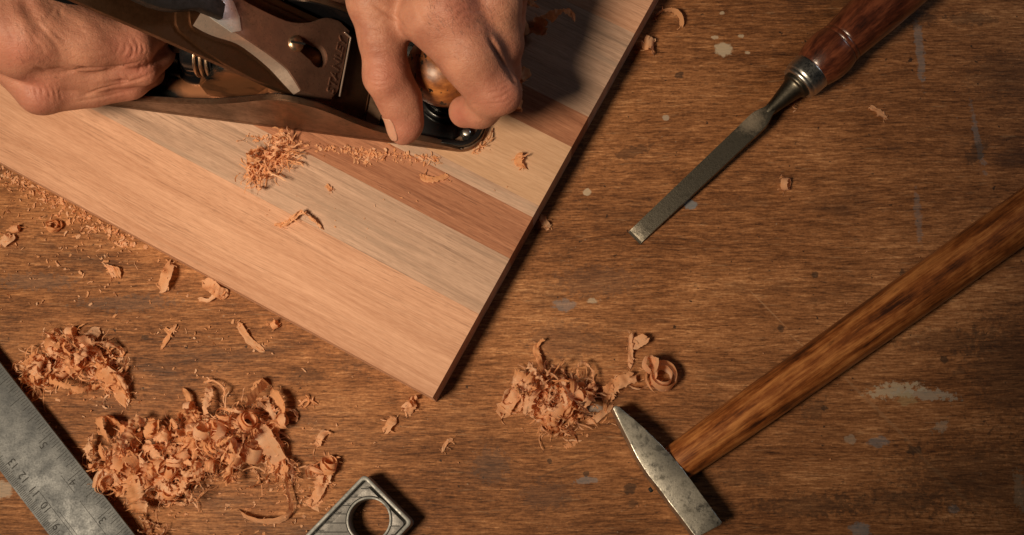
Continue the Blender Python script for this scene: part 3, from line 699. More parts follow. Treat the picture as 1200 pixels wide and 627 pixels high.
nail = mesh_obj('thumbnail', V, Fc, M['nail'], h1); sm = nail.modifiers.new('s', 'SOLIDIFY'); sm.thickness = .0005; sm.offset = 0

# --- hand on the rear handle
ix = [(-10, 22, 96, 19), (36, 40, 92, 15.5), (100, 47, 80, 14), (152, 50, 70, 12.)]
ix2 = [(154, 51, 69, 11.5), (176, 34, 62, 9.5), (182, 18, 56, 8.5)]
md = [(-15, 42, 88, 15), (22, 58, 86, 13.5), (62, 78, 72, 12), (110, 84, 62, 10.6), (163, 78, 56, 9.6)]
md2 = [(165, 78, 55, 9.4), (184, 62, 50, 8.5), (188, 44, 46, 8)]
rg = [(-4, 58, 78, 11), (50, 106, 64, 11.8), (105, 104, 54, 9.6), (152, 97, 47, 8.6)]
rg2 = [(152, 97, 47, 8.6), (174, 84, 42, 8), (180, 66, 40, 7)]
pk = [(12, 74, 66, 8.5), (62, 102, 50, 9.5), (110, 105, 42, 8), (145, 102, 38, 7.4)]
th_ = [(-10, -18, 98, 17), (30, -6, 96, 13), (52, 12, 90, 10)]
pr = chain([(-120, -80, 95, 27), (-70, -20, 92, 26), (-20, 25, 84, 22)], 12) + chain([(-40, 22, 78, 18), (0, 50, 72, 14)], 12) + chain(th_, 8)
pr += chain(ix, 5) + chain(ix2, 3) + chain(md, 2.2) + chain(md2, 2) + chain(rg, 1.7) + chain(rg2, 1.6) + chain(pk, 1.6)
pr += chain([(20, 24, 90, 13), (72, 31, 84, 11.5)], 9) + chain([(72, 32, 84, 11), (128, 41, 74, 9)], 5)
pr += [('ell', P(24, 57, 92), (9, 8.5, 8), I3, 7), ('ell', P(46, 107, 68), (8, 8, 7), I3, 7)]
pr += [('cut', P(28, -10, 114), P(46, 34, 106), 2.0, 1.2, 6.), ('cut', P(64, 86, 88), P(160, 71, 66), 1.1, .8, 2.5), ('cut', P(90, 110, 72), P(165, 88, 58), .8, .8, 2)]
fd = nrm(P(152, 50, 70) - P(100, 46, 80))
pr += [('wr', P(157, 57, 82), fd, 5., .4, 2.4), ('wr', P(168, 80, 64), fd, 4., .35, 2.2), ('wr', P(142, 95, 55), fd, 4., .25, 2.2), ('wr', P(50, 108, 76), nrm(RT + UPV * .25), 6.5, .28, 2.6),
       ('wr', P(24, 57, 101), fd, 5, .2, 3), ('wr', P(80, 50, 94), nrm(RT * .6 + UPV), 12, .16, 3.4)]
jn = [(P(24, 57, 101), 7), (P(50, 108, 76), 8), (P(158, 57, 80), 8), (P(168, 80, 64), 7), (P(145, 95, 55), 7)]
h2 = hand_obj('hand', pr, P(-175, 165, 60) * [1, 1, 0] + [0, 0, 22], P(215, -120, 100) * [1, 1, 0] + [0, 0, 126], jn, 'bare hand closed around the rear handle of the plane at upper left')

crease(h1, [([(434, 2), (450, 13), (466, 23), (478, 37)], 1.0, .9), ([(428, 91), (440, 95), (452, 95)], .4, .5), ([(429, 85), (442, 89), (450, 88)], .3, .5), ([(432, 98), (444, 102), (452, 100)], .3, .5),
  ([(420, 46), (440, 43), (468, 50)], .25, .6), ([(424, 58), (446, 56), (470, 59)], .22, .6), ([(426, 70), (448, 69), (474, 72)], .15, .6), ([(572, 110), (588, 105), (600, 97)], .38, .5), ([(576, 117), (590, 112), (602, 105)], .38, .5), ([(578, 102), (590, 98), (600, 91)], .3, .5),
  ([(568, 122), (584, 121), (596, 117)], .25, .5), ([(573, 38), (579, 54), (589, 72), (602, 90)], 1.6, 1.1), ([(536, 16), (556, 12), (575, 14)], .3, .7), ([(530, 24), (552, 21), (574, 24)], .25, .6), ([(524, 8), (548, 4), (575, 5)], .3, .7), ([(535, 33), (555, 30), (572, 33)], .2, .6),
  ([(500, 10), (512, 30), (525, 44)], .18, .7), ([(486, 4), (494, 22), (504, 38)], .2, .7), ([(540, 60), (556, 58), (572, 62)], .15, .6), ([(546, 126), (556, 122), (566, 126)], .3, .5), ([(446, 20), (440, 30), (428, 36)], .2, .6)])
crease(h2, [([(60, 87), (78, 84), (98, 81), (124, 79), (150, 76), (172, 70)], 1.1, .8), ([(94, 113), (120, 104), (150, 97), (170, 90), (181, 84)], .9, .7), ([(84, 120), (120, 114), (158, 105)], .5, .6),
  ([(151, 48), (156, 58), (154, 66), (149, 69)], .6, .5), ([(158, 45), (162, 55), (160, 65)], .6, .5), ([(147, 50), (147, 59), (143, 66)], .4, .5), ([(165, 50), (168, 58), (166, 64)], .4, .5), ([(140, 48), (138, 58), (134, 66)], .2, .5), ([(171, 67), (174, 75), (170, 82)], .45, .45), ([(178, 63), (181, 71), (178, 78)], .4, .45), ([(164, 72), (165, 78), (162, 84)], .3, .45),
  ([(138, 87), (142, 93), (140, 100)], .3, .45), ([(147, 85), (150, 91), (149, 97)], .3, .45), ([(30, 98), (34, 106), (35, 116)], .3, .5), ([(37, 97), (42, 106), (43, 118)], .35, .5), ([(44, 97), (49, 106), (51, 120)], .35, .5), ([(52, 97), (57, 106), (59, 120)], .35, .5), ([(60, 99), (64, 108), (66, 118)], .3, .5), ([(68, 102), (71, 110), (72, 118)], .2, .5),
  ([(36, 18), (52, 36), (66, 54), (72, 70)], .4, .8), ([(46, 14), (62, 36), (78, 50)], .3, .7), ([(30, 30), (40, 46), (56, 66)], .3, .7), ([(24, 70), (44, 78), (60, 86)], .4, .9), ([(80, 56), (104, 62), (130, 58)], .16, .6), ([(76, 66), (104, 70), (134, 66)], .16, .6), ([(90, 34), (110, 42), (136, 44)], .14, .6), ([(28, -4), (33, 10), (40, 24)], 1.0, 2.2), ([(8, 30), (14, 44), (12, 58)], .3, .8), ([(64, 8), (58, 18), (50, 24)], .3, .7), ([(75, 4), (70, 14), (74, 24)], .25, .6)])
hairs(h1, [(500, -5, 570, 40, .5, .85, 130, 9), (556, 0, 600, 60, .3, .95, 80, 8), (530, 40, 575, 70, .5, .85, 22, 6)], 3)
hairs(h2, [(15, 0, 55, 70, .45, .9, 70, 10), (60, 30, 130, 60, .95, .1, 25, 6), (20, 70, 80, 95, .8, .5, 20, 6)], 4)
# ------------------------------------------------------------------ try square ------------
HZ = 14.
K0 = P(427, 555, HZ); K1 = P(484, 612, HZ); eA = nrm(nrm(K1 - K0)); wK = np.linalg.norm(K1 - K0); eL = nrm(P(345, 627, HZ) - K0)
# blade direction and edges at height
BZ = 8.5
b0 = P(0, 425, BZ); b1 = P(158, 627, BZ); dB = nrm(b1 - b0); nBl = np.array([-dB[1], dB[0], 0]);
c0 = P(0, 552, BZ);
if nBl @ (c0 - b0) < 0: nBl = -nBl
wB = abs((c0 - b0) @ nBl)
eA2 = -dB * np.sign(dB @ eA) * -1; eA = nrm(eA); eL = np.array([-eA[1], eA[0], 0.]);
if eL @ (P(345, 627, HZ) - K0) < 0: eL = -eL
print('square: angle blade/handle', math.degrees(math.acos(abs(dB @ eL))), 'handle w', wK, 'blade w', wB)
sq = empty('try_square', [P(250, 700)[0], P(250, 700)[1], 0], 'grey metal try square with graduated blade and round hanging hole in its handle', 'try square')
FH = (np.array([K0[0], K0[1], 0.]), eA, eL, np.array([0, 0, 1.]))
if np.cross(eA, eL)[2] < 0: FHs = -1
def hl(px, py, z): w = P(px, py, z) - FH[0]; return (w @ eA, w @ eL)
def rr(x0, x1, y0, y1, r, n=5):
    out = []
    for cx, cy, a0 in ((x0 + r, y0 + r, 180), (x1 - r, y0 + r, 270), (x1 - r, y1 - r, 0), (x0 + r, y1 - r, 90)):
        for k in range(n + 1):
            a = math.radians(a0 + 90 * k / n); out.append((cx + r * math.cos(a), cy + r * math.sin(a)))
    return out
LH = 165.
hc = hl(432.5, 609, HZ - 1)
bm = bmesh.new(); plate(bm, rr(.8, wK - .8, .8, LH - .8, 2), .3, HZ - 4.3, [circle(hc[0], hc[1], 10.6, 48)], .2)
handle = bm_obj('handle', bm, M['alu'], sq, True, FH)
bm = bmesh.new(); plate(bm, rr(0, wK, 0, LH, 2.6), .1, HZ, [rr(2.0, wK - 2.0, 2.0, LH - 2, 1.4)], .6)
bm_obj('rim', bm, M['alu_rim'], sq, True, FH)
bm = bmesh.new(); plate(bm, circle(hc[0], hc[1], 11.4, 48), .2, HZ - .55, [circle(hc[0], hc[1], 10.2, 48)], .35)
bm_obj('hole_collar', bm, M['alu_rim'], sq, True, FH)
bm = bmesh.new(); plate(bm, rr(5.2, wK - 2.6, 3.4, LH - 8, 1.5), HZ - 4.35, HZ - .7, [circle(hc[0], hc[1], 11.7, 48)], .3)
bm_obj('face_panel', bm, M['alu'], sq, True, FH)
for (x0, x1, y) in [(655, 720, 230), (570, 660, 300), (500, 570, 370), (420, 540, 440), (345, 530, 515), (270, 545, 590), (900, 975, 540), (190, 545, 662), (905, 1000, 612), (110, 560, 735)]:
    p = hl(330 + x0 / 7.06, 540 + y / 7.06, HZ - .6); q = hl(330 + x1 / 7.06, 540 + y / 7.06, HZ - .6); d = np.array(q) - p; ln = np.linalg.norm(d); a = math.atan2(d[1], d[0])
    bm = bmesh.new(); vs = box(bm, 0, ln, -.22, .22, -.2, .06)
    for v in vs: x, y_ = v.co.x, v.co.y; v.co.x = p[0] + x * math.cos(a) - y_ * math.sin(a); v.co.y = p[1] + x * math.sin(a) + y_ * math.cos(a); v.co.z += HZ - .68
    bm_obj('groove', bm, M['ink'], handle, False, FH); bpy.context.view_layer.update()
# blade
nB2 = nBl; FBl = (np.array([b0[0], b0[1], 0.]), dB, nB2, np.array([0, 0, 1.]))
LB0, LB1 = -120., np.dot(FH[0] + eL * 80 - b0, dB)
bm = bmesh.new(); plate(bm, [(LB0, 0), (LB1, 0), (LB1, wB), (LB0, wB)], BZ - 1.8, BZ, bevel=.25)
blade_o = bm_obj('blade', bm, M['steel'], sq, True, FBl)
def tick(bm, x, y0, y1, w=.14): box(bm, x - w / 2, x + w / 2, y0, y1, BZ - .05, BZ + .025)
bm = bmesh.new()
x3 = (P(124, 600, BZ) - b0) @ dB; inch = 25.4; x0in = x3 + 3 * inch
for i in range(0, 16 * 9):
    x = x0in - i * inch / 16
    if x > LB1 - 5 or x < LB0: continue
    ln = 8.5 if i % 16 == 0 else 6.4 if i % 8 == 0 else 5. if i % 4 == 0 else 4. if i % 2 == 0 else 3.
    tick(bm, x, .9, .9 + ln, .26 if i % 4 else .34)
xc = (P(64, 612, BZ) - b0) @ dB
for i in range(-200, 200):
    x = xc - i
    if x > LB1 - 5 or x < LB0: continue
    ln = 7.0 if i % 10 == 0 else 4.8 if i % 5 == 0 else 3.2
    tick(bm, x, wB - .8 - ln, wB - .8, .27)
bm_obj('graduations', bm, M['ink'], blade_o, False, FBl)
bm = bmesh.new()
for (q0, q1) in (((46, 574), (84, 627)), ((72, 557), (86, 577)), ((94, 587), (124, 627)), ((70, 600), (100, 640))):
    a = P(*q0, BZ) - b0; b = P(*q1, BZ) - b0; xa, ya, xb, yb = a @ dB, a @ nB2, b @ dB, b @ nB2
    y = (ya + yb) / 2; box(bm, min(xa, xb), max(xa, xb), y - .11, y + .11, BZ - .05, BZ + .025)
bm_obj('scribed_line', bm, M['ink'], blade_o, False, FBl)
def digits(s, px, py, h):
    V, Fc = text_mesh(s, 10, .2); V = V - V.min(0); V[:, 0] -= V[:, 0].max() / 2; V[:, 1] -= V[:, 1].max() / 2; sc_ = h / (V[:, 1].max() * 2); V[:, :2] *= sc_
    c = P(px, py, BZ); bx = -dB; by = np.cross([0, 0, 1.], bx)
    out = c + V[:, 0:1] * bx + V[:, 1:2] * by; out[:, 2] = BZ + .01 + (V[:, 2] - V[:, 2].mean()) * .15
    mesh_obj('numeral', out, Fc, M['ink'], blade_o, False)
for s, px, py in (('3', 120, 610), ('4', 85, 566), ('9', 66, 617), ('10', 53, 594), ('11', 40, 576), ('12', 27, 559), ('13', 15, 543), ('5', 51, 522)):
    digits(s, px, py, 4.1)

# ------------------------------------------------------------------ hammer ----------------
ham = empty('hammer', [*P(790, 555)[:2], 0], 'cross peen hammer with dark steel head and stained wooden handle', 'hammer')
HT = 17.
hp = [(718.5, 479), (719, 476.5), (722, 475), (726, 477), (740, 489), (757, 504), (773, 519), (788, 535), (798, 547), (807, 559), (820, 577), (834, 596), (846, 612), (845, 615), (818, 629.5), (814, 628), (799, 608), (785, 590), (772, 572), (762, 560), (753, 547), (746, 535), (739, 521), (729, 501)]
hw = [P(*p, HT) for p in hp]; o0 = np.array([*P(790, 555)[:2], 0]); FZ = (np.zeros(3), np.array([1., 0, 0]), np.array([0, 1., 0]), np.array([0, 0, 1.]))
c_ = np.mean(hw, 0)[:2]
def shr(k): return [tuple(w[:2]) for w in hw] if k == 0 else [tuple(np.array(w[:2]) + (c_ - w[:2]) / np.linalg.norm(c_ - w[:2]) * k) for w in hw]
ctr = hw
bm = bmesh.new(); plate(bm, [tuple(w[:2]) for w in hw], .2, HT, bevel=1.5, seg=3)
bmesh.ops.bevel(bm, geom=[e for e in bm.edges if e.calc_length() > 0 and all(v.co.z < .5 for v in e.verts) and len(e.link_faces) == 2 and e.calc_face_angle(0) > 1], offset=1, segments=2, affect='EDGES')
bm_obj('head', bm, M['head'], ham, True, FZ, 25)
# handle: oval sections
ha = P(800, 538, 8.6); hb_ = P(1205, 250, 13); dH = nrm(hb_ - ha); sH = nrm(np.cross([0, 0, 1.], dH)); zH = np.cross(dH, sH); LHm = np.linalg.norm(hb_ - ha)
secs = []
for (t_, a, b) in [(-9, 6.5, 6), (-6.5, 7, 6), (-6, 9.3, 7.4), (-5, 9.6, 7.6), (8, 10.0, 7.9), (30, 10.5, 8.8), (60, 10.9, 9.4), (100, 11.3, 9.8), (150, 11.8, 10.4), (200, 12.3, 11), (250, 12.6, 11.6), (290, 12.4, 11.6), (300, 11.5, 10.5), (303, 9, 8)]:
    cz = ha + dH * t_ + zH * 0
    secs.append([cz + sH * a * math.cos(q) + zH * b * math.sin(q) for q in np.linspace(0, 2 * math.pi, 40, endpoint=False)])
S = []
for i in range(len(secs) - 1):
    S.append(secs[i])
    if i >= 4:
        S += [(np.array(secs[i]) * (1 - k / 4) + np.array(secs[i + 1]) * k / 4) for k in (1, 2, 3)]
S.append(secs[-1]); V, Fc = loft(S)
t, c, nb, ro, co = mat_handle('hammer_handle_wood', math.atan2(dH[1], dH[0]), [(.045, .013, .005), (.25, .075, .018), (.53, .215, .065)], .40, worn=(.085, .026, .009), s1=(16, 240, 240))
M['hh'] = t.fin(c, .36, 0, nb, Coat_Weight=.45, Coat_Roughness=.26)
mesh_obj('handle', V, Fc, M['hh'], ham, True)
V, Fc = lathe([(0, 1.3), (1.3, 1.3), (1.7, .8), (1.75, .05)], 14); mesh_obj('wedge_pin', V, Fc, M['ink'], ham, True, (P(764, 573, 9) , nrm(-sH * 0 - dH), sH, zH))

# ------------------------------------------------------------------ chisel ----------------
ca = P(743, 279, 1.6); cb_ = P(948, 86, 15.5); dC = nrm(cb_ - ca); sC = nrm(np.cross([0, 0, 1.], dC)); zC = np.cross(dC, sC); LC = np.linalg.norm(cb_ - ca)
chi = empty('chisel', [*P(860, 165)[:2], 0], 'old steel wood chisel with turned reddish wooden handle lying on bench', 'chisel')
def cx(px, py, z): return float((P(px, py, z) - ca) @ dC)
xs_ = cx(888, 138, 11); FC = (ca, dC, sC, zC)
def rect(x, hw, z0, z1): return [(x, -hw, z0), (x, hw, z0), (x, hw * .93, z1), (x, -hw * .93, z1)]
V, Fc = loft([rect(0, 4.7, -1.1, -.9), rect(1.4, 4.75, -1.1, .15), rect(4.5, 4.8, -1.1, .75), rect(9, 4.85, -1.1, 1.1), rect(xs_ * .5, 5.2, -1.2, 1.5), rect(xs_ - 12, 5.45, -1.4, 2.1), rect(xs_ - 3, 5.6, -1.6, 2.4), rect(xs_, 5.3, -1.8, 2.5), rect(xs_ + 3, 4.4, -2.2, 2.6), rect(xs_ + 6, 3.2, -2.6, 2.7), rect(xs_ + 9, 2.6, -2.5, 2.5)])
bm = to_bm(V, Fc); bmesh.ops.bevel(bm, geom=[e for e in bm.edges if e.calc_face_angle(0) > .6], offset=.22, segments=2, affect='EDGES')
t = NT('chisel_blade_steel'); g_ = t.n('ShaderNodeNewGeometry').outputs['Position']; a_ = t.noise(g_, 420, 6, .75); b_ = t.noise(g_, 1500, 4, .7)
c_0 = t.mix(t.rng(a_, .38, .66), (.135, .122, .10), (.05, .045, .036))
x_ = t.mp(g_, loc=pxm(879, 142, 12), rot=(0, 0, math.atan2(dC[1], dC[0])), sc=(.0085, .0075, .02), typ='TEXTURE'); ln_ = t.n('ShaderNodeVectorMath', operation='LENGTH'); t.l(x_, ln_.inputs[0])
wm = t.rng(t.math('ADD', ln_.outputs['Value'], t.math('MULTIPLY', t.math('SUBTRACT', a_, .5), 2.4)), 1.1, .4, 0, .75)
c_0 = t.mix(wm, c_0, (.46, .38, .29)); c_0 = t.mix(t.rng(b_, .6, .72, 0, .5), c_0, (.03, .027, .022))
M['chisel_blade'] = t.fin(c_0, t.rng(a_, .3, .7, .3, .5), .85, t.bump(t.math('ADD', a_, b_), .25, .0003))
bm_obj('blade', bm, M['chisel_blade'], chi, True, FC, 25)
xf = cx(937, 97, 15)
V, Fc = lathe(smooth_prof([(xs_ + 4, 2.5), (xs_ + 7, 3.1), (xs_ + 14, 4.2), (xs_ + 24, 6.2), (xf - 3, 7.9), (xf, 8.2)], 5), 40); mesh_obj('neck', V, Fc, M['chisel'], chi, True, FC)
V, Fc = lathe(smooth_prof([(xf - 1.2, 7.6), (xf - 1.2, 9.4), (xf - .2, 10.2), (xf + 1.2, 10.3), (xf + 2.6, 10.9), (xf + 8, 11.2), (xf + 9.2, 11.2), (xf + 9.8, 10.6), (xf + 9.8, 9)], 4), 56)
mesh_obj('ferrule', V, Fc, M['bright'], chi, True, FC).data.set_sharp_from_angle(angle=math.radians(50))
pr_ = smooth_prof([(xf + 9.3, 10.4), (xf + 9.9, 11.2), (xf + 13, 12.3), (xf + 18, 13.4), (xf + 24, 13.6), (xf + 29, 12.7)], 5)[:-1]
pr_ += [np.array(p) for p in [(xf + 29.0, 12.7), (xf + 29.5, 12.1), (xf + 30.2, 12.5), (xf + 31.8, 12.4), (xf + 32.3, 11.8), (xf + 33, 12.3)]]
pr_ += smooth_prof([(xf + 34, 12.4), (xf + 45, 13.2), (xf + 60, 14.2), (xf + 80, 15.0), (xf + 100, 15.0), (xf + 115, 14.5), (xf + 122, 11), (xf + 124, 4)], 5)
V, Fc = lathe(pr_, 56)
t, c, nb, ro, co = mat_handle('chisel_handle_wood', math.atan2(dC[1], dC[0]), [(.018, .006, .004), (.085, .021, .010), (.20, .058, .026)], .38, s1=(16, 200, 200), worn=(.03, .012, .008))
M['ch'] = t.fin(c, .3, 0, nb, Coat_Weight=.5, Coat_Roughness=.18)
mesh_obj('handle', V, Fc, M['ch'], chi, True, FC).data.set_sharp_from_angle(angle=math.radians(50))

# ------------------------------------------------------------------ shavings --------------
def ribbon(path, wd, w, seed, thick=.10, rag=.5, crink=.0, nw=6, taper=.12):
    """path Nx3 mm, wd Nx3 width directions. returns V,F,UV (per vertex)"""
    r = np.random.default_rng(seed); N = len(path); path = np.asarray(path, float)
    T = np.gradient(path, axis=0); T /= np.linalg.norm(T, axis=1)[:, None] + 1e-9
    wd = wd - (wd * T).sum(1)[:, None] * T; wd /= np.linalg.norm(wd, axis=1)[:, None] + 1e-9; nm = np.cross(T, wd)
    if crink > .2 and w > 2: w = w * (1 + .0)
    s = np.linspace(0, 1, N); ed = []
    for k in range(2):
        f = np.cumsum(r.normal(0, 1, N)); f -= np.linspace(f[0], f[-1], N); f /= (np.abs(f).max() + 1e-6)
        sp_ = np.where(r.random(N) < .3, np.abs(r.normal(0, 1, N)) ** 1.5, 0) * rag * .5
        ed.append(f * rag * .5 + r.normal(0, 1, N) * rag * .14 + sp_ - rag * .12)
    tp = np.clip(np.minimum(s, 1 - s) / taper, 0, 1) ** .6 * .85 + .15
    eo = [r.normal(0, 1, nw) * min(3., w * .35) * min(1, rag) for _ in (0, 1)]; e0 = np.clip(1 - s / .14, 0, 1); e1_ = np.clip(1 - (1 - s) / .14, 0, 1)
    V = []; UVs = []; L_ = np.concatenate([[0], np.cumsum(np.linalg.norm(np.diff(path, axis=0), axis=1))])
    ph = r.uniform(0, 6, 4); fr = r.uniform(.6, 1.6, 4); acc = max(0, r.uniform(-.3, .6)) * min(1, crink) * (np.sin(L_ * .5 + ph[3]) > -.3)
    for j in range(nw):
        q = j / (nw - 1) * 2 - 1
        half = w / 2 * tp + (ed[0] if q < 0 else ed[1]) * min(1, w / 3)
        dis = crink * (np.sin(L_ * fr[0] * .9 + ph[0] + q * 1.5) * .6 + np.sin(L_ * fr[1] * 1.9 + ph[1] - q * 2) * .28 + np.sin(q * 4 * fr[2] + ph[2] + L_ * .4) * .5)
        dis = dis + acc * .6 * np.sin(L_ * (3.4 + fr[3]) + q * .8) + r.normal(0, .03, N) * min(1, crink * 1.5)
        V.append(path + wd * (q * half)[:, None] + nm * dis[:, None] - nm * (q * q * w * .05) + T * (eo[0][j] * e0 + eo[1][j] * e1_)[:, None])
        UVs.append(np.stack([L_ * .01 + seed % 17, np.full(N, q * w * .005 + (seed % 13) * .1)], 1))
    V = np.stack(V, 1); UVs = np.stack(UVs, 1)                       # N x nw
    Fc = []
    for i in range(N - 1):
        for j in range(nw - 1): Fc.append((i * nw + j, i * nw + j + 1, (i + 1) * nw + j + 1, (i + 1) * nw + j))
    return V.reshape(-1, 3), Fc, UVs.reshape(-1, 2)
def rv(r): v = r.normal(0, 1, 3); return v / np.linalg.norm(v)
def crumple(c, size, length, seed, curl=.2, flat=.6, w=6., crink=.8, rag=.8):
    """random walk ribbon kept near c"""
    r = np.random.default_rng(seed); step = .6; N = max(6, int(length / step)); d = rv(r); d[2] *= flat; d /= np.linalg.norm(d); ax = rv(r); ax[2] *= .6
    p = np.array(c, float) + rv(r) * np.array(size) * .5; pts = []
    k = curl * r.choice([-1, 1]); 
    for i in range(N):
        pts.append(p.copy()); k += r.normal(0, .045); k = np.clip(k, -.42, .42)
        if r.random() < .04: ax = ax + rv(r) * .9; ax -= d * (ax @ d)
        ax = ax + rv(r) * .10; ax -= d * (ax @ d); ax /= np.linalg.norm(ax)
        d = d * math.cos(k * step) + np.cross(ax, d) * math.sin(k * step)
        pull = (np.array(c) - p) / np.array(size); 
        d = d + pull * .05 * step; d /= np.linalg.norm(d); p = p + d * step
    pts = np.array(pts); 
    wd = np.tile(ax, (N, 1)) + 0; T = np.gradient(pts, axis=0); up = np.cross(T, ax)
    return ribbon(pts, wd + r.normal(0, .15, 3), w, seed, crink=crink, rag=rag)
def spiral(c, ax, r0, r1, turns, w, seed, drift=0., start=0., crink=.15, rag=.5):
    ax = nrm(ax); u = nrm(np.cross(ax, [.3, .2, 1.])); v = np.cross(ax, u); N = int(26 * turns) + 4; t = np.linspace(0, 1, N); a = start + t * turns * 2 * math.pi; R_ = r0 + (r1 - r0) * t
    pts = np.array(c) + (np.cos(a) * R_)[:, None] * u + (np.sin(a) * R_)[:, None] * v + (t * drift)[:, None] * ax
    return ribbon(pts, np.tile(ax, (N, 1)), w, seed, crink=crink, rag=rag, taper=.08)
def poly_ribbon(pts, w, seed, wd=None, crink=.4, rag=.6, tw=0.):
    """ribbon through px/py/z points"""
    W_ = np.array([P(*p) for p in pts]); out = np.array(smooth_prof([tuple(q) for q in W_], 7))
    N = len(out); T = np.gradient(out, axis=0); T /= np.linalg.norm(T, axis=1)[:, None] + 1e-9
    base = np.cross(T, np.array([0, 0, 1.])) if wd is None else np.tile(wd, (N, 1)).astype(float)
    if tw:
        a = np.linspace(0, tw, N)[:, None]; base = base * np.cos(a) + np.cross(T, base) * np.sin(a)
    return ribbon(out, base, w, seed, crink=crink, rag=rag)
def fibre(c, length, w, seed, lift=.6):
    r = np.random.default_rng(seed); a = r.uniform(0, 6.28); N = 9; k = r.uniform(-.25, .25); p = np.array(c, float); pts = []
    for i in range(N):
        pts.append(p.copy()); a += k + r.normal(0, .25); p = p + np.array([math.cos(a), math.sin(a), r.normal(0, .3) * lift]) * length / N
    return ribbon(np.array(pts), np.tile(np.array([-math.sin(a), math.cos(a), r.uniform(-1, 1)]), (N, 1)), w, seed, rag=.3, crink=.15, nw=3)
def merge(parts):
    Vs, Fs, Us = [], [], []; n = 0
    for V, Fc, U in parts:
        Vs.append(V); Us.append(U); Fs += [tuple(i + n for i in f) for f in Fc]; n += len(V)
    return np.concatenate(Vs), Fs, np.concatenate(Us)
def shav(name, parts, mat, floor=.15, label=None, cat=None, group=None, kind=None, drop=True):
    V, Fc, U = merge(parts)
    if floor is not None:
        lowz = V[:, 2] < floor; V[lowz, 2] = floor + (floor - V[lowz, 2]) * .12 * 0 + rng.random(lowz.sum()) * .25
        if drop and V[:, 2].min() > floor + .4: V[:, 2] -= V[:, 2].min() - floor
    o = mesh_obj(name, V, Fc, mat); uvl = o.data.uv_layers.new(name='UVMap'); li = np.empty(len(o.data.loops), np.int32); o.data.loops.foreach_get('vertex_index', li)
    uvl.data.foreach_set('uv', U[li].astype(np.float32).ravel()); return tag(o, label, cat, group, kind)
G = 'loose shavings lying on the bench'; GB = 'shavings lying on the board'
def heap(blobs, seed, extra=(), n_f=60):
    """blobs: (px,py,z,radius px,height mm,count)"""
    parts = []; s = seed * 1000; r = np.random.default_rng(seed)
    for (px, py, rad, hgt, cnt) in blobs:
        c = P(px, py, hgt * .45); R_ = rad * UP
        for k in range(int(cnt * 1.45)):
            a = r.uniform(0, 6.28); q = math.sqrt(r.uniform(0, 1)) * .75; cc = c + np.array([math.cos(a) * R_ * q, math.sin(a) * R_ * q, (r.uniform(-.35, .6)) * hgt * (1 - q * .6)])
            typ = r.random()
            if typ < .50: parts.append(crumple(cc, (R_ * .7 + 2, R_ * .7 + 2, hgt * .45 + 1), r.uniform(12, 40), s, curl=r.uniform(.05, .30), w=r.choice([r.uniform(.8, 2.2), r.uniform(1.5, 5), r.uniform(3, 8.5)]), crink=r.choice([.25, .5, .9, 1.3]), rag=r.uniform(1., 2.6)))
            elif typ < .78: parts.append(spiral(cc, rv(r), r.uniform(1.5, 3.5), r.uniform(3, 6.5), r.uniform(.8, 2.4), r.choice([r.uniform(.7, 1.6), r.uniform(1.2, 2.5), r.uniform(2, 6.5)]), s, drift=r.uniform(0, 5), start=r.uniform(0, 6), crink=.2, rag=1.))
            else: parts.append(crumple(cc, (R_ * .7, R_ * .7, hgt * .5), r.uniform(8, 18), s, curl=r.uniform(.05, .25), w=r.uniform(.8, 2.), crink=.5, rag=.5))
            s += 1
        for k in range(int(cnt * 4)):
            a = r.uniform(0, 6.28); q = math.sqrt(r.uniform(0, 1)) * 1.05; cc = P(px, py, 0) + np.array([math.cos(a) * R_ * q, math.sin(a) * R_ * q, r.uniform(.3, hgt * (1.05 - q * .9))])
            parts.append(fibre(cc, r.uniform(3, 15), r.uniform(.2, .9), s, 1.8)); s += 1
    return parts + list(extra)
# heap beside the blade tip
shav('wood_shavings', heap([(72, 420, 30, 13, 22), (50, 438, 22, 9, 10), (105, 425, 22, 10, 9), (135, 445, 18, 7, 5)], 11), M['shaving'], kind='stuff', label='heap of crumpled shavings beside the graduated blade', cat='wood shavings')
shav('wood_shavings', heap([(128, 548, 26, 13, 14), (165, 545, 34, 13, 18), (205, 560, 34, 13, 20), (245, 530, 40, 20, 30), (278, 510, 40, 22, 26), (210, 520, 26, 15, 14), (310, 490, 24, 14, 10), (320, 545, 22, 8, 8), (378, 550, 11, 6, 4), (140, 500, 12, 5, 3), (182, 628, 12, 5, 4)], 12), M['shaving'], kind='stuff', label='large tangled heap of shavings near the square', cat='wood shavings')
shav('wood_shavings', heap([(655, 470, 30, 16, 26), (640, 462, 24, 14, 12), (680, 462, 22, 12, 10), (655, 490, 22, 8, 10)], 13), M['shaving'], kind='stuff', label='heap of shavings left of the hammer peen', cat='wood shavings')
shav('wood_shavings', [(V_ + [0, 0, BT], F_, U_) for V_, F_, U_ in []] + [crumple(P(*p, BT + 4), (6, 6, 3), 20, 900 + i, curl=.2, w=w_, crink=.8, rag=1.2) for i, (p, w_) in enumerate([((318, 172), 2.4), ((305, 185), 3), ((300, 200), 2), ((330, 168), 2.4), ((312, 178), 3.4), ((345, 165), 2), ((298, 208), 1.8), ((308, 190), 2.6), ((322, 170), 3), ((300, 192), 2.2), ((338, 166), 2)])] + [fibre(P(300 + 55 * (k / 280) + rng.normal(0, 6), 205 - 42 * (k / 280) + rng.normal(0, 6), BT + rng.uniform(.3, 6)), rng.uniform(4, 14), rng.uniform(.25, .9), 950 + k, 1.6) for k in range(200)], M['shaving'], floor=BT + .1, kind='stuff', label='frayed clump of shavings against the plane sole', cat='wood shavings')
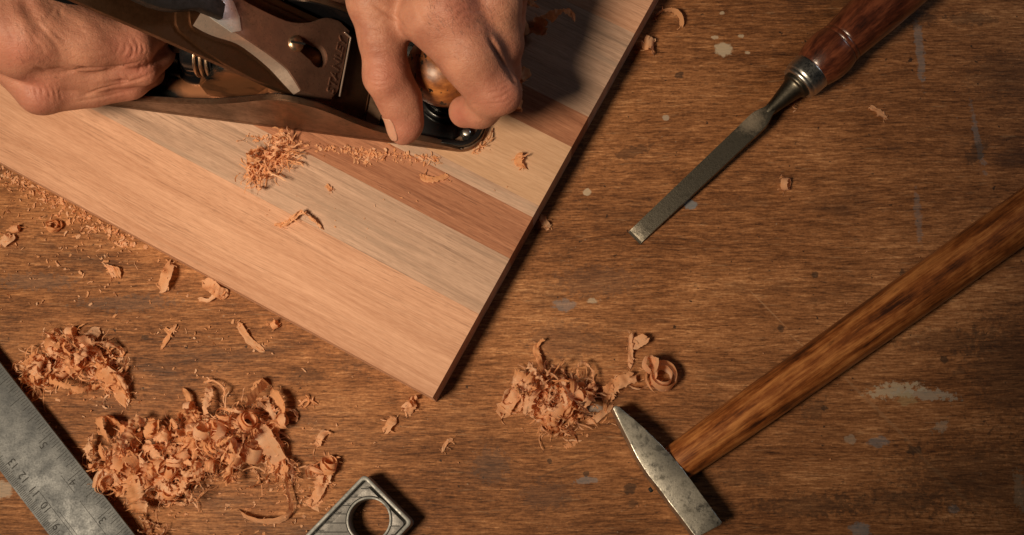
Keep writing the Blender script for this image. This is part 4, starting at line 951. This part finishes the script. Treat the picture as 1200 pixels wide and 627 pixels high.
shav('wood_shavings', [crumple(P(*p, BT + 5), (10, 10, 4), 24, 1200 + i, curl=.25, w=6, crink=.8, rag=1.2) for i, p in enumerate([(622, 12), (630, 30), (640, 20), (618, 35), (632, 5), (610, 90), (612, 104), (606, 98), (625, -10), (640, -5)])], M['shaving'], floor=BT + .1, kind='stuff', label='shaded shavings on the board behind the front hand', cat='wood shavings')
# individual shavings (px coordinates)
def one(label, parts, mat='shaving', floor=.15, name='wood_shaving', group=G, drop=True):
    parts = parts if isinstance(parts, list) else [parts]
    r = np.random.default_rng(len(label) * 7 + 1); big = max(np.ptp(parts[0][0][:, 0]), np.ptp(parts[0][0][:, 1]))
    for k in range(int(4 + big * .5)):
        v = parts[0][0][r.integers(len(parts[0][0]))]; parts.append(fibre(v + r.normal(0, .4, 3) * [1, 1, .3], r.uniform(1.5, 4.5), r.uniform(.25, .7), 7000 + k + len(label) * 31, 1.))
    return shav(name, parts, M[mat], floor, label, 'wood shaving', group, None, drop)
X3 = np.array([1., 0, 0]); Y3 = np.array([0, 1., 0]); Z3 = np.array([0, 0, 1.])
one('long curved ribbon shaving at the foot of the large heap', poly_ribbon([(280, 598, 2), (288, 606, 4), (305, 611, 6), (325, 610, 6), (338, 603, 6), (341, 590, 6), (337, 572, 6), (334, 552, 9)], 4.5, 31, wd=Z3 + Y3 * .5, crink=.25, tw=-.4))
one('broad flat ribbon shaving leaning out of the large heap', poly_ribbon([(300, 500, 12), (310, 512, 12), (320, 528, 9), (330, 548, 3)], 8.5, 32, crink=.5))
one('dark twisted shaving standing at right of the large heap', poly_ribbon([(318, 455, 8), (326, 468, 10), (330, 482, 8), (322, 500, 4), (328, 515, 2)], 4.5, 33, crink=.6, tw=1.2))
one('rolled curl on the right flank of the large heap', spiral(P(293, 528, 12), [.3, .7, .5], 4.2, 6.5, 1.4, 9, 34))
one('pale open curl on top of the large heap', spiral(P(236, 505, 17), [.4, .5, .8], 3.0, 5.5, 1.3, 8, 35, drift=2), 'shaving_pale', floor=.1, drop=False)
one('pale rolled curl touching the graduated blade', [spiral(P(122, 562, 6), [.5, 1, .15], 3.0, 5.6, 1.8, 11, 36)], 'shaving_pale')
one('upright looped shaving left above the large heap', [spiral(P(222, 478, 4), [1, .2, .3], 2.5, 4.5, 1.2, 4, 37), poly_ribbon([(214, 455, 2), (220, 465, 5), (222, 480, 3), (220, 490, 1)], 2.5, 38)])
one('thin wiry shaving arching above the large heap', poly_ribbon([(238, 448, 1), (250, 446, 5), (262, 456, 7), (262, 466, 3)], 1., 39))
one('tight round curl beside the corner of the square', [spiral(P(386, 545, 5), [.2, .8, .7], 2.2, 5.2, 1.8, 6, 40), poly_ribbon([(366, 590, 1), (372, 578, 3), (380, 566, 2), (386, 556, 3)], 5, 41, crink=.9, rag=1.4)])
one('broad pale flap shaving below the upper heap', poly_ribbon([(112, 432, 8), (124, 438, 9), (138, 450, 6), (146, 472, 2)], 8, 42, crink=.5))
one('small dark ring curl at the top of the upper heap', spiral(P(82, 388, 5), [1, .1, .2], 2.2, 3.6, 1.3, 4, 43))
one('pointed flap shaving at the top right of the upper heap', poly_ribbon([(96, 402, 6), (104, 392, 7), (112, 384, 5)], 6, 44, crink=.5))
one('thin ring curl touching the tip of the blade', spiral(P(22, 430, 3), [.1, .1, 1], 2.5, 4, 1.2, 2.0, 45))
one('bundle of thin ring curls left of the upper heap', [spiral(P(40, 445, 4), [.3, .1, 1], 2.4, 4, 1.4, 1.6, 46), spiral(P(38, 462, 3), [.1, .3, 1], 2.6, 4.4, 1.2, 1.5, 47), spiral(P(58, 448, 5), [.1, .4, 1], 3, 4.6, 1.3, 2.5, 48)])
one('long arm shaving trailing left from the hammer heap', poly_ribbon([(588, 492, 2), (592, 478, 4), (603, 462, 6), (612, 448, 6), (625, 445, 7), (640, 452, 6)], 8, 49, crink=.9, rag=1.4))
one('narrow forked shaving above the hammer heap', [poly_ribbon([(630, 402, 2), (628, 412, 3), (631, 422, 4), (633, 432, 3), (627, 440, 1)], 3.2, 50, crink=.6), poly_ribbon([(628, 408, 2), (634, 400, 4), (638, 398, 5)], 1.6, 51)])
one('curled ribbon standing on the right of the hammer heap', spiral(P(684, 458, 9), [.4, .8, .5], 4, 6.5, 1.1, 6, 52, start=1.))
one('pointed flap on the lower right of the hammer heap', poly_ribbon([(670, 474, 5), (680, 480, 7), (688, 485, 5)], 5, 53, crink=.3), 'shaving_pale')
one('flat dark ribbon running toward the hammer peen', poly_ribbon([(688, 495, 1.5), (700, 490, 3), (710, 482, 1.5), (718, 474, 1)], 3, 54, crink=.3))
one('wide spiral curl right of the hammer peen', [spiral(P(776, 442, 6), [.05, .25, 1], 4.0, 9.2, 2.1, 8, 55, drift=1., start=2.)], 'shaving_pale')
one('tall looped ribbon between the spiral curl and the peen', [poly_ribbon([(758, 420, 10), (768, 424, 13), (764, 436, 12), (756, 428, 12), (760, 418, 13), (766, 430, 9), (764, 446, 5), (750, 455, 2), (738, 452, 2)], 7, 56, wd=Z3 + X3 * .3, crink=.2)])
one('ragged strip shaving above the hammer peen', [poly_ribbon([(712, 472, 1.5), (714, 460, 3), (722, 452, 4), (734, 446, 5), (744, 440, 4)], 6.5, 57, crink=1., rag=1.5), poly_ribbon([(708, 468, 1), (712, 458, 3), (716, 452, 4)], 4, 59, crink=.9, rag=1.4)])
one('upright splinter shaving with a square flag', [poly_ribbon([(741, 390, 4), (738, 402, 5), (739, 416, 3), (738, 432, 1)], 2.6, 60, crink=.5), poly_ribbon([(740, 406, 4), (748, 400, 4), (758, 396, 6)], 6, 61, crink=.5)])
one('thick splinter on the bench below the board edge', poly_ribbon([(278, 377, 2), (286, 390, 3), (296, 402, 1.5), (310, 412, 1)], 3.6, 62, crink=.3))
one('small dark ring curl under the board edge', spiral(P(322, 380, 2), [1, .4, .4], 1.5, 2.8, 1.3, 3, 63))
one('folded flake close to the board edge above the heap', [poly_ribbon([(238, 330, 2), (248, 336, 5), (256, 342, 4), (268, 346, 1)], 6, 64, crink=.9), poly_ribbon([(232, 350, 1), (244, 352, 3), (254, 344, 3)], 2.5, 65)])
one('wedge shaped chip lying in front of the board edge', [poly_ribbon([(200, 308, 2), (196, 320, 6), (192, 332, 5), (188, 340, 1)], 6, 66, crink=.6)])
one('comb like crumpled chip left of the wedge chip', [poly_ribbon([(124, 310 + 3 * k, 1), (128 + 3 * k, 314, 3), (132 + 3 * k, 326, 1)], 1.6, 67 + k) for k in range(4)])
one('short pale chip at the left margin of the bench', poly_ribbon([(2, 286, 1), (8, 280, 4), (14, 276, 2)], 6, 72, crink=.5))
one('round crumpled chip below the crumb band', spiral(P(62, 264, 3), [.4, .3, 1], 2, 4.4, 1.2, 4, 73, crink=.7))
one('dark rolled chip at the left edge below the board', spiral(P(18, 268, 2.5), [1, .2, .1], 1.6, 2.4, 1.2, 4, 74))
one('y shaped thin shaving between heap and board', [poly_ribbon([(190, 402, 1), (198, 392, 2), (206, 380, 2)], 1.6, 75), poly_ribbon([(192, 384, 1), (198, 392, 2.4), (188, 410, 1)], 1.8, 76)])
one('ragged chip touching the front corner of the board', [crumple(P(483, 471, 3), (5, 3, 2), 16, 77, w=5, crink=.8, rag=1.2), crumple(P(490, 468, 3), (4, 3, 2), 10, 78, w=4)])
one('pointed chip below the front corner of the board', [poly_ribbon([(463, 490, 2), (456, 498, 3), (452, 505, 1)], 4.6, 79, crink=.6)])
one('thin hooked fibre right of the pointed chip', poly_ribbon([(531, 514, 1), (522, 520, 2), (518, 530, 1)], 1.8, 80))
one('small split chip left of the square', [poly_ribbon([(384, 504, 1), (376, 512, 3), (371, 524, 1)], 3.4, 81, crink=.5), poly_ribbon([(388, 508, 3), (382, 506, 2), (376, 512, 1)], 1.2, 82)])
one('dark crossed fibres above the small split chip', [poly_ribbon([(350, 476, 1), (360, 468, 2), (372, 474, 1)], 1.2, 83), poly_ribbon([(358, 462, 3), (362, 470, 2), (356, 478, 1)], 1.2, 84)])
one('arched shaving at the top beside the board edge', poly_ribbon([(768, 18, 1), (778, 12, 4), (790, 12, 5), (798, 20, 4), (799, 31, 1.5)], 3.6, 85, wd=Z3 + X3 * .8, crink=.2))
one('square folded chip beside the upper board edge', [poly_ribbon([(752, 48, 1), (758, 50, 5), (764, 52, 5), (766, 64, 1)], 8, 86, wd=Y3, crink=.4)])
one('little ring curl on the bench below the chisel neck', spiral(P(921, 215, 3), [.9, -.2, .5], 2.4, 4., 1.2, 3.5, 87, start=.8))
one('thin splinter on the bench right of the chisel', poly_ribbon([(1020, 124, 1), (1030, 131, 1.5), (1040, 139, 1)], 3, 88))
one('tiny hook shaving below the chisel ferrule', spiral(P(932, 124, 1.2), [.2, .2, 1], 1.4, 1.8, .6, 1, 89))
one('dark rolled shaving tucked against the board side', [poly_ribbon([(634, 252, 2), (640, 262, 4), (644, 268, 2)], 4, 90, crink=.4)])
one('twisted narrow shaving on the pale board strip', [poly_ribbon([(322, 264, BT + .6), (334, 262, BT + 2), (344, 254, BT + 4), (354, 248, BT + 4), (364, 256, BT + 3), (378, 267, BT + .8)], 2.4, 91, crink=.7, rag=.9, tw=1.5)], floor=BT + .1, group=GB)
one('small curved shaving on the board right of the knob', [poly_ribbon([(612, 180, BT + 4), (607, 184, BT + 3), (608, 192, BT + 2), (615, 197, BT + .5)], 4.5, 92, wd=X3 + Z3 * .6), poly_ribbon([(606, 182, BT + 3), (614, 183, BT + 4), (619, 180, BT + 4)], .8, 93)], floor=BT + .1, group=GB)
one('thin arched shaving in front of the plane toe', [poly_ribbon([(577, 150, BT + 1), (574, 162, BT + 3), (564, 172, BT + 2), (556, 176, BT + .6)], 2.4, 94, wd=Z3, crink=.3)], floor=BT + .1, group=GB)
one('flat curl on the reddish board strip', [poly_ribbon([(492, 206, BT + .4), (500, 210, BT + 1.6), (512, 210, BT + 1.4), (524, 206, BT + .4)], 3., 95, crink=.4)], floor=BT + .1, group=GB)
one('tiny dark chip in the middle of the pale strip', [poly_ribbon([(383, 217, BT + .4), (386, 221, BT + 1.5), (388, 224, BT + .4)], 2, 96)], floor=BT + .1, group=GB)
# crumbs: fine debris nobody could count
def crumbs(spec, seed, mat, floor, label):
    r = np.random.default_rng(seed); parts = []; s = seed * 5000
    for (x0, y0, x1, y1, sp, n, big) in spec:
        for k in range(int(n * .6)):
            t_ = r.random(); px = x0 + (x1 - x0) * t_ + r.normal(0, sp); py = y0 + (y1 - y0) * t_ + abs(r.normal(0, sp)) * 1.2 - sp * .2
            if floor < 5 and ((px - 0) * .539 + 190 + 3 > py) and px < 512: py = px * .539 + 194 + abs(r.normal(0, 4))
            parts.append(fibre(P(px, py, floor + r.uniform(.2, .9)), min(9, r.lognormal(.5, .55)) * big, min(2.6, r.lognormal(-.45, .6)) * big, s, .7)); s += 1
    return shav('sawdust', parts, mat, floor + .05, label, 'sawdust', None, 'stuff')
crumbs([(0, 196, 155, 282, 7, 420, 1.25), (0, 215, 150, 300, 22, 240, 1.), (0, 300, 300, 400, 40, 170, .8), (60, 395, 350, 470, 32, 120, .8), (100, 540, 400, 580, 34, 260, .9), (590, 470, 760, 480, 22, 70, .7),
        (560, 500, 1150, 200, 120, 60, .45), (250, 400, 500, 560, 45, 70, .55), (330, 560, 372, 590, 8, 60, 1.), (30, 420, 160, 470, 22, 90, 1.)], 5, M['shaving'], .1, 'fine shaving crumbs strewn over the bench')
crumbs([(395, 172, 515, 186, 4, 330, 1.1), (285, 158, 395, 172, 4, 130, 1.), (420, 178, 440, 184, 5, 60, 1.2), (300, 230, 580, 220, 30, 40, .45), (556, 178, 575, 160, 3, 30, .8)], 6, M['shaving'], BT, 'fine crumbs on the board along the plane sole')

# ------------------------------------------------------------------ light + camera --------
def area(name, loc, tgt, size, power, colr):
    l = bpy.data.lights.new(name, 'AREA'); l.shape = 'DISK'; l.size = size; l.energy = power; l.color = colr
    o = bpy.data.objects.new(name, l); col.objects.link(o); o.location = loc
    o.rotation_euler = (Vector(tgt) - Vector(loc)).to_track_quat('-Z', 'Y').to_euler(); return o
l = bpy.data.lights.new('key_lamp', 'SPOT'); l.shadow_soft_size = .14; l.energy = 66.; l.color = (1, .79, .55); l.spot_size = math.radians(41); l.spot_blend = 1.
o = bpy.data.objects.new('key_lamp', l); col.objects.link(o); o.location = (-.52, -.31, .93)
o.rotation_euler = (Vector((-.10, .045, 0)) - o.location).to_track_quat('-Z', 'Y').to_euler()
area('cool_softbox', (.70, .40, .38), (-.15, .13, .05), .20, .45, (.85, .92, 1.))
w = bpy.data.worlds.new('World'); scn.world = w; w.use_nodes = True
w.node_tree.nodes['Background'].inputs[0].default_value = (.9, .85, .8, 1); w.node_tree.nodes['Background'].inputs[1].default_value = .008
cam = bpy.data.cameras.new('camera'); co_ = bpy.data.objects.new('camera', cam); col.objects.link(co_); scn.camera = co_
co_.location = CAM * MM; Rm = Matrix(((RT[0], UPV[0], -FW[0]), (RT[1], UPV[1], -FW[1]), (RT[2], UPV[2], -FW[2]))); co_.rotation_euler = Rm.to_euler()
cam.sensor_width = 36; cam.lens = 36 * FPX / 1200; cam.clip_start = .01; cam.clip_end = 20
cam.dof.use_dof = True; cam.dof.focus_distance = float(np.linalg.norm(CAM)) * MM - .03; cam.dof.aperture_fstop = 20
scn.view_settings.view_transform = 'Standard'; scn.view_settings.look = 'None'; scn.view_settings.exposure = 0; scn.view_settings.gamma = 1
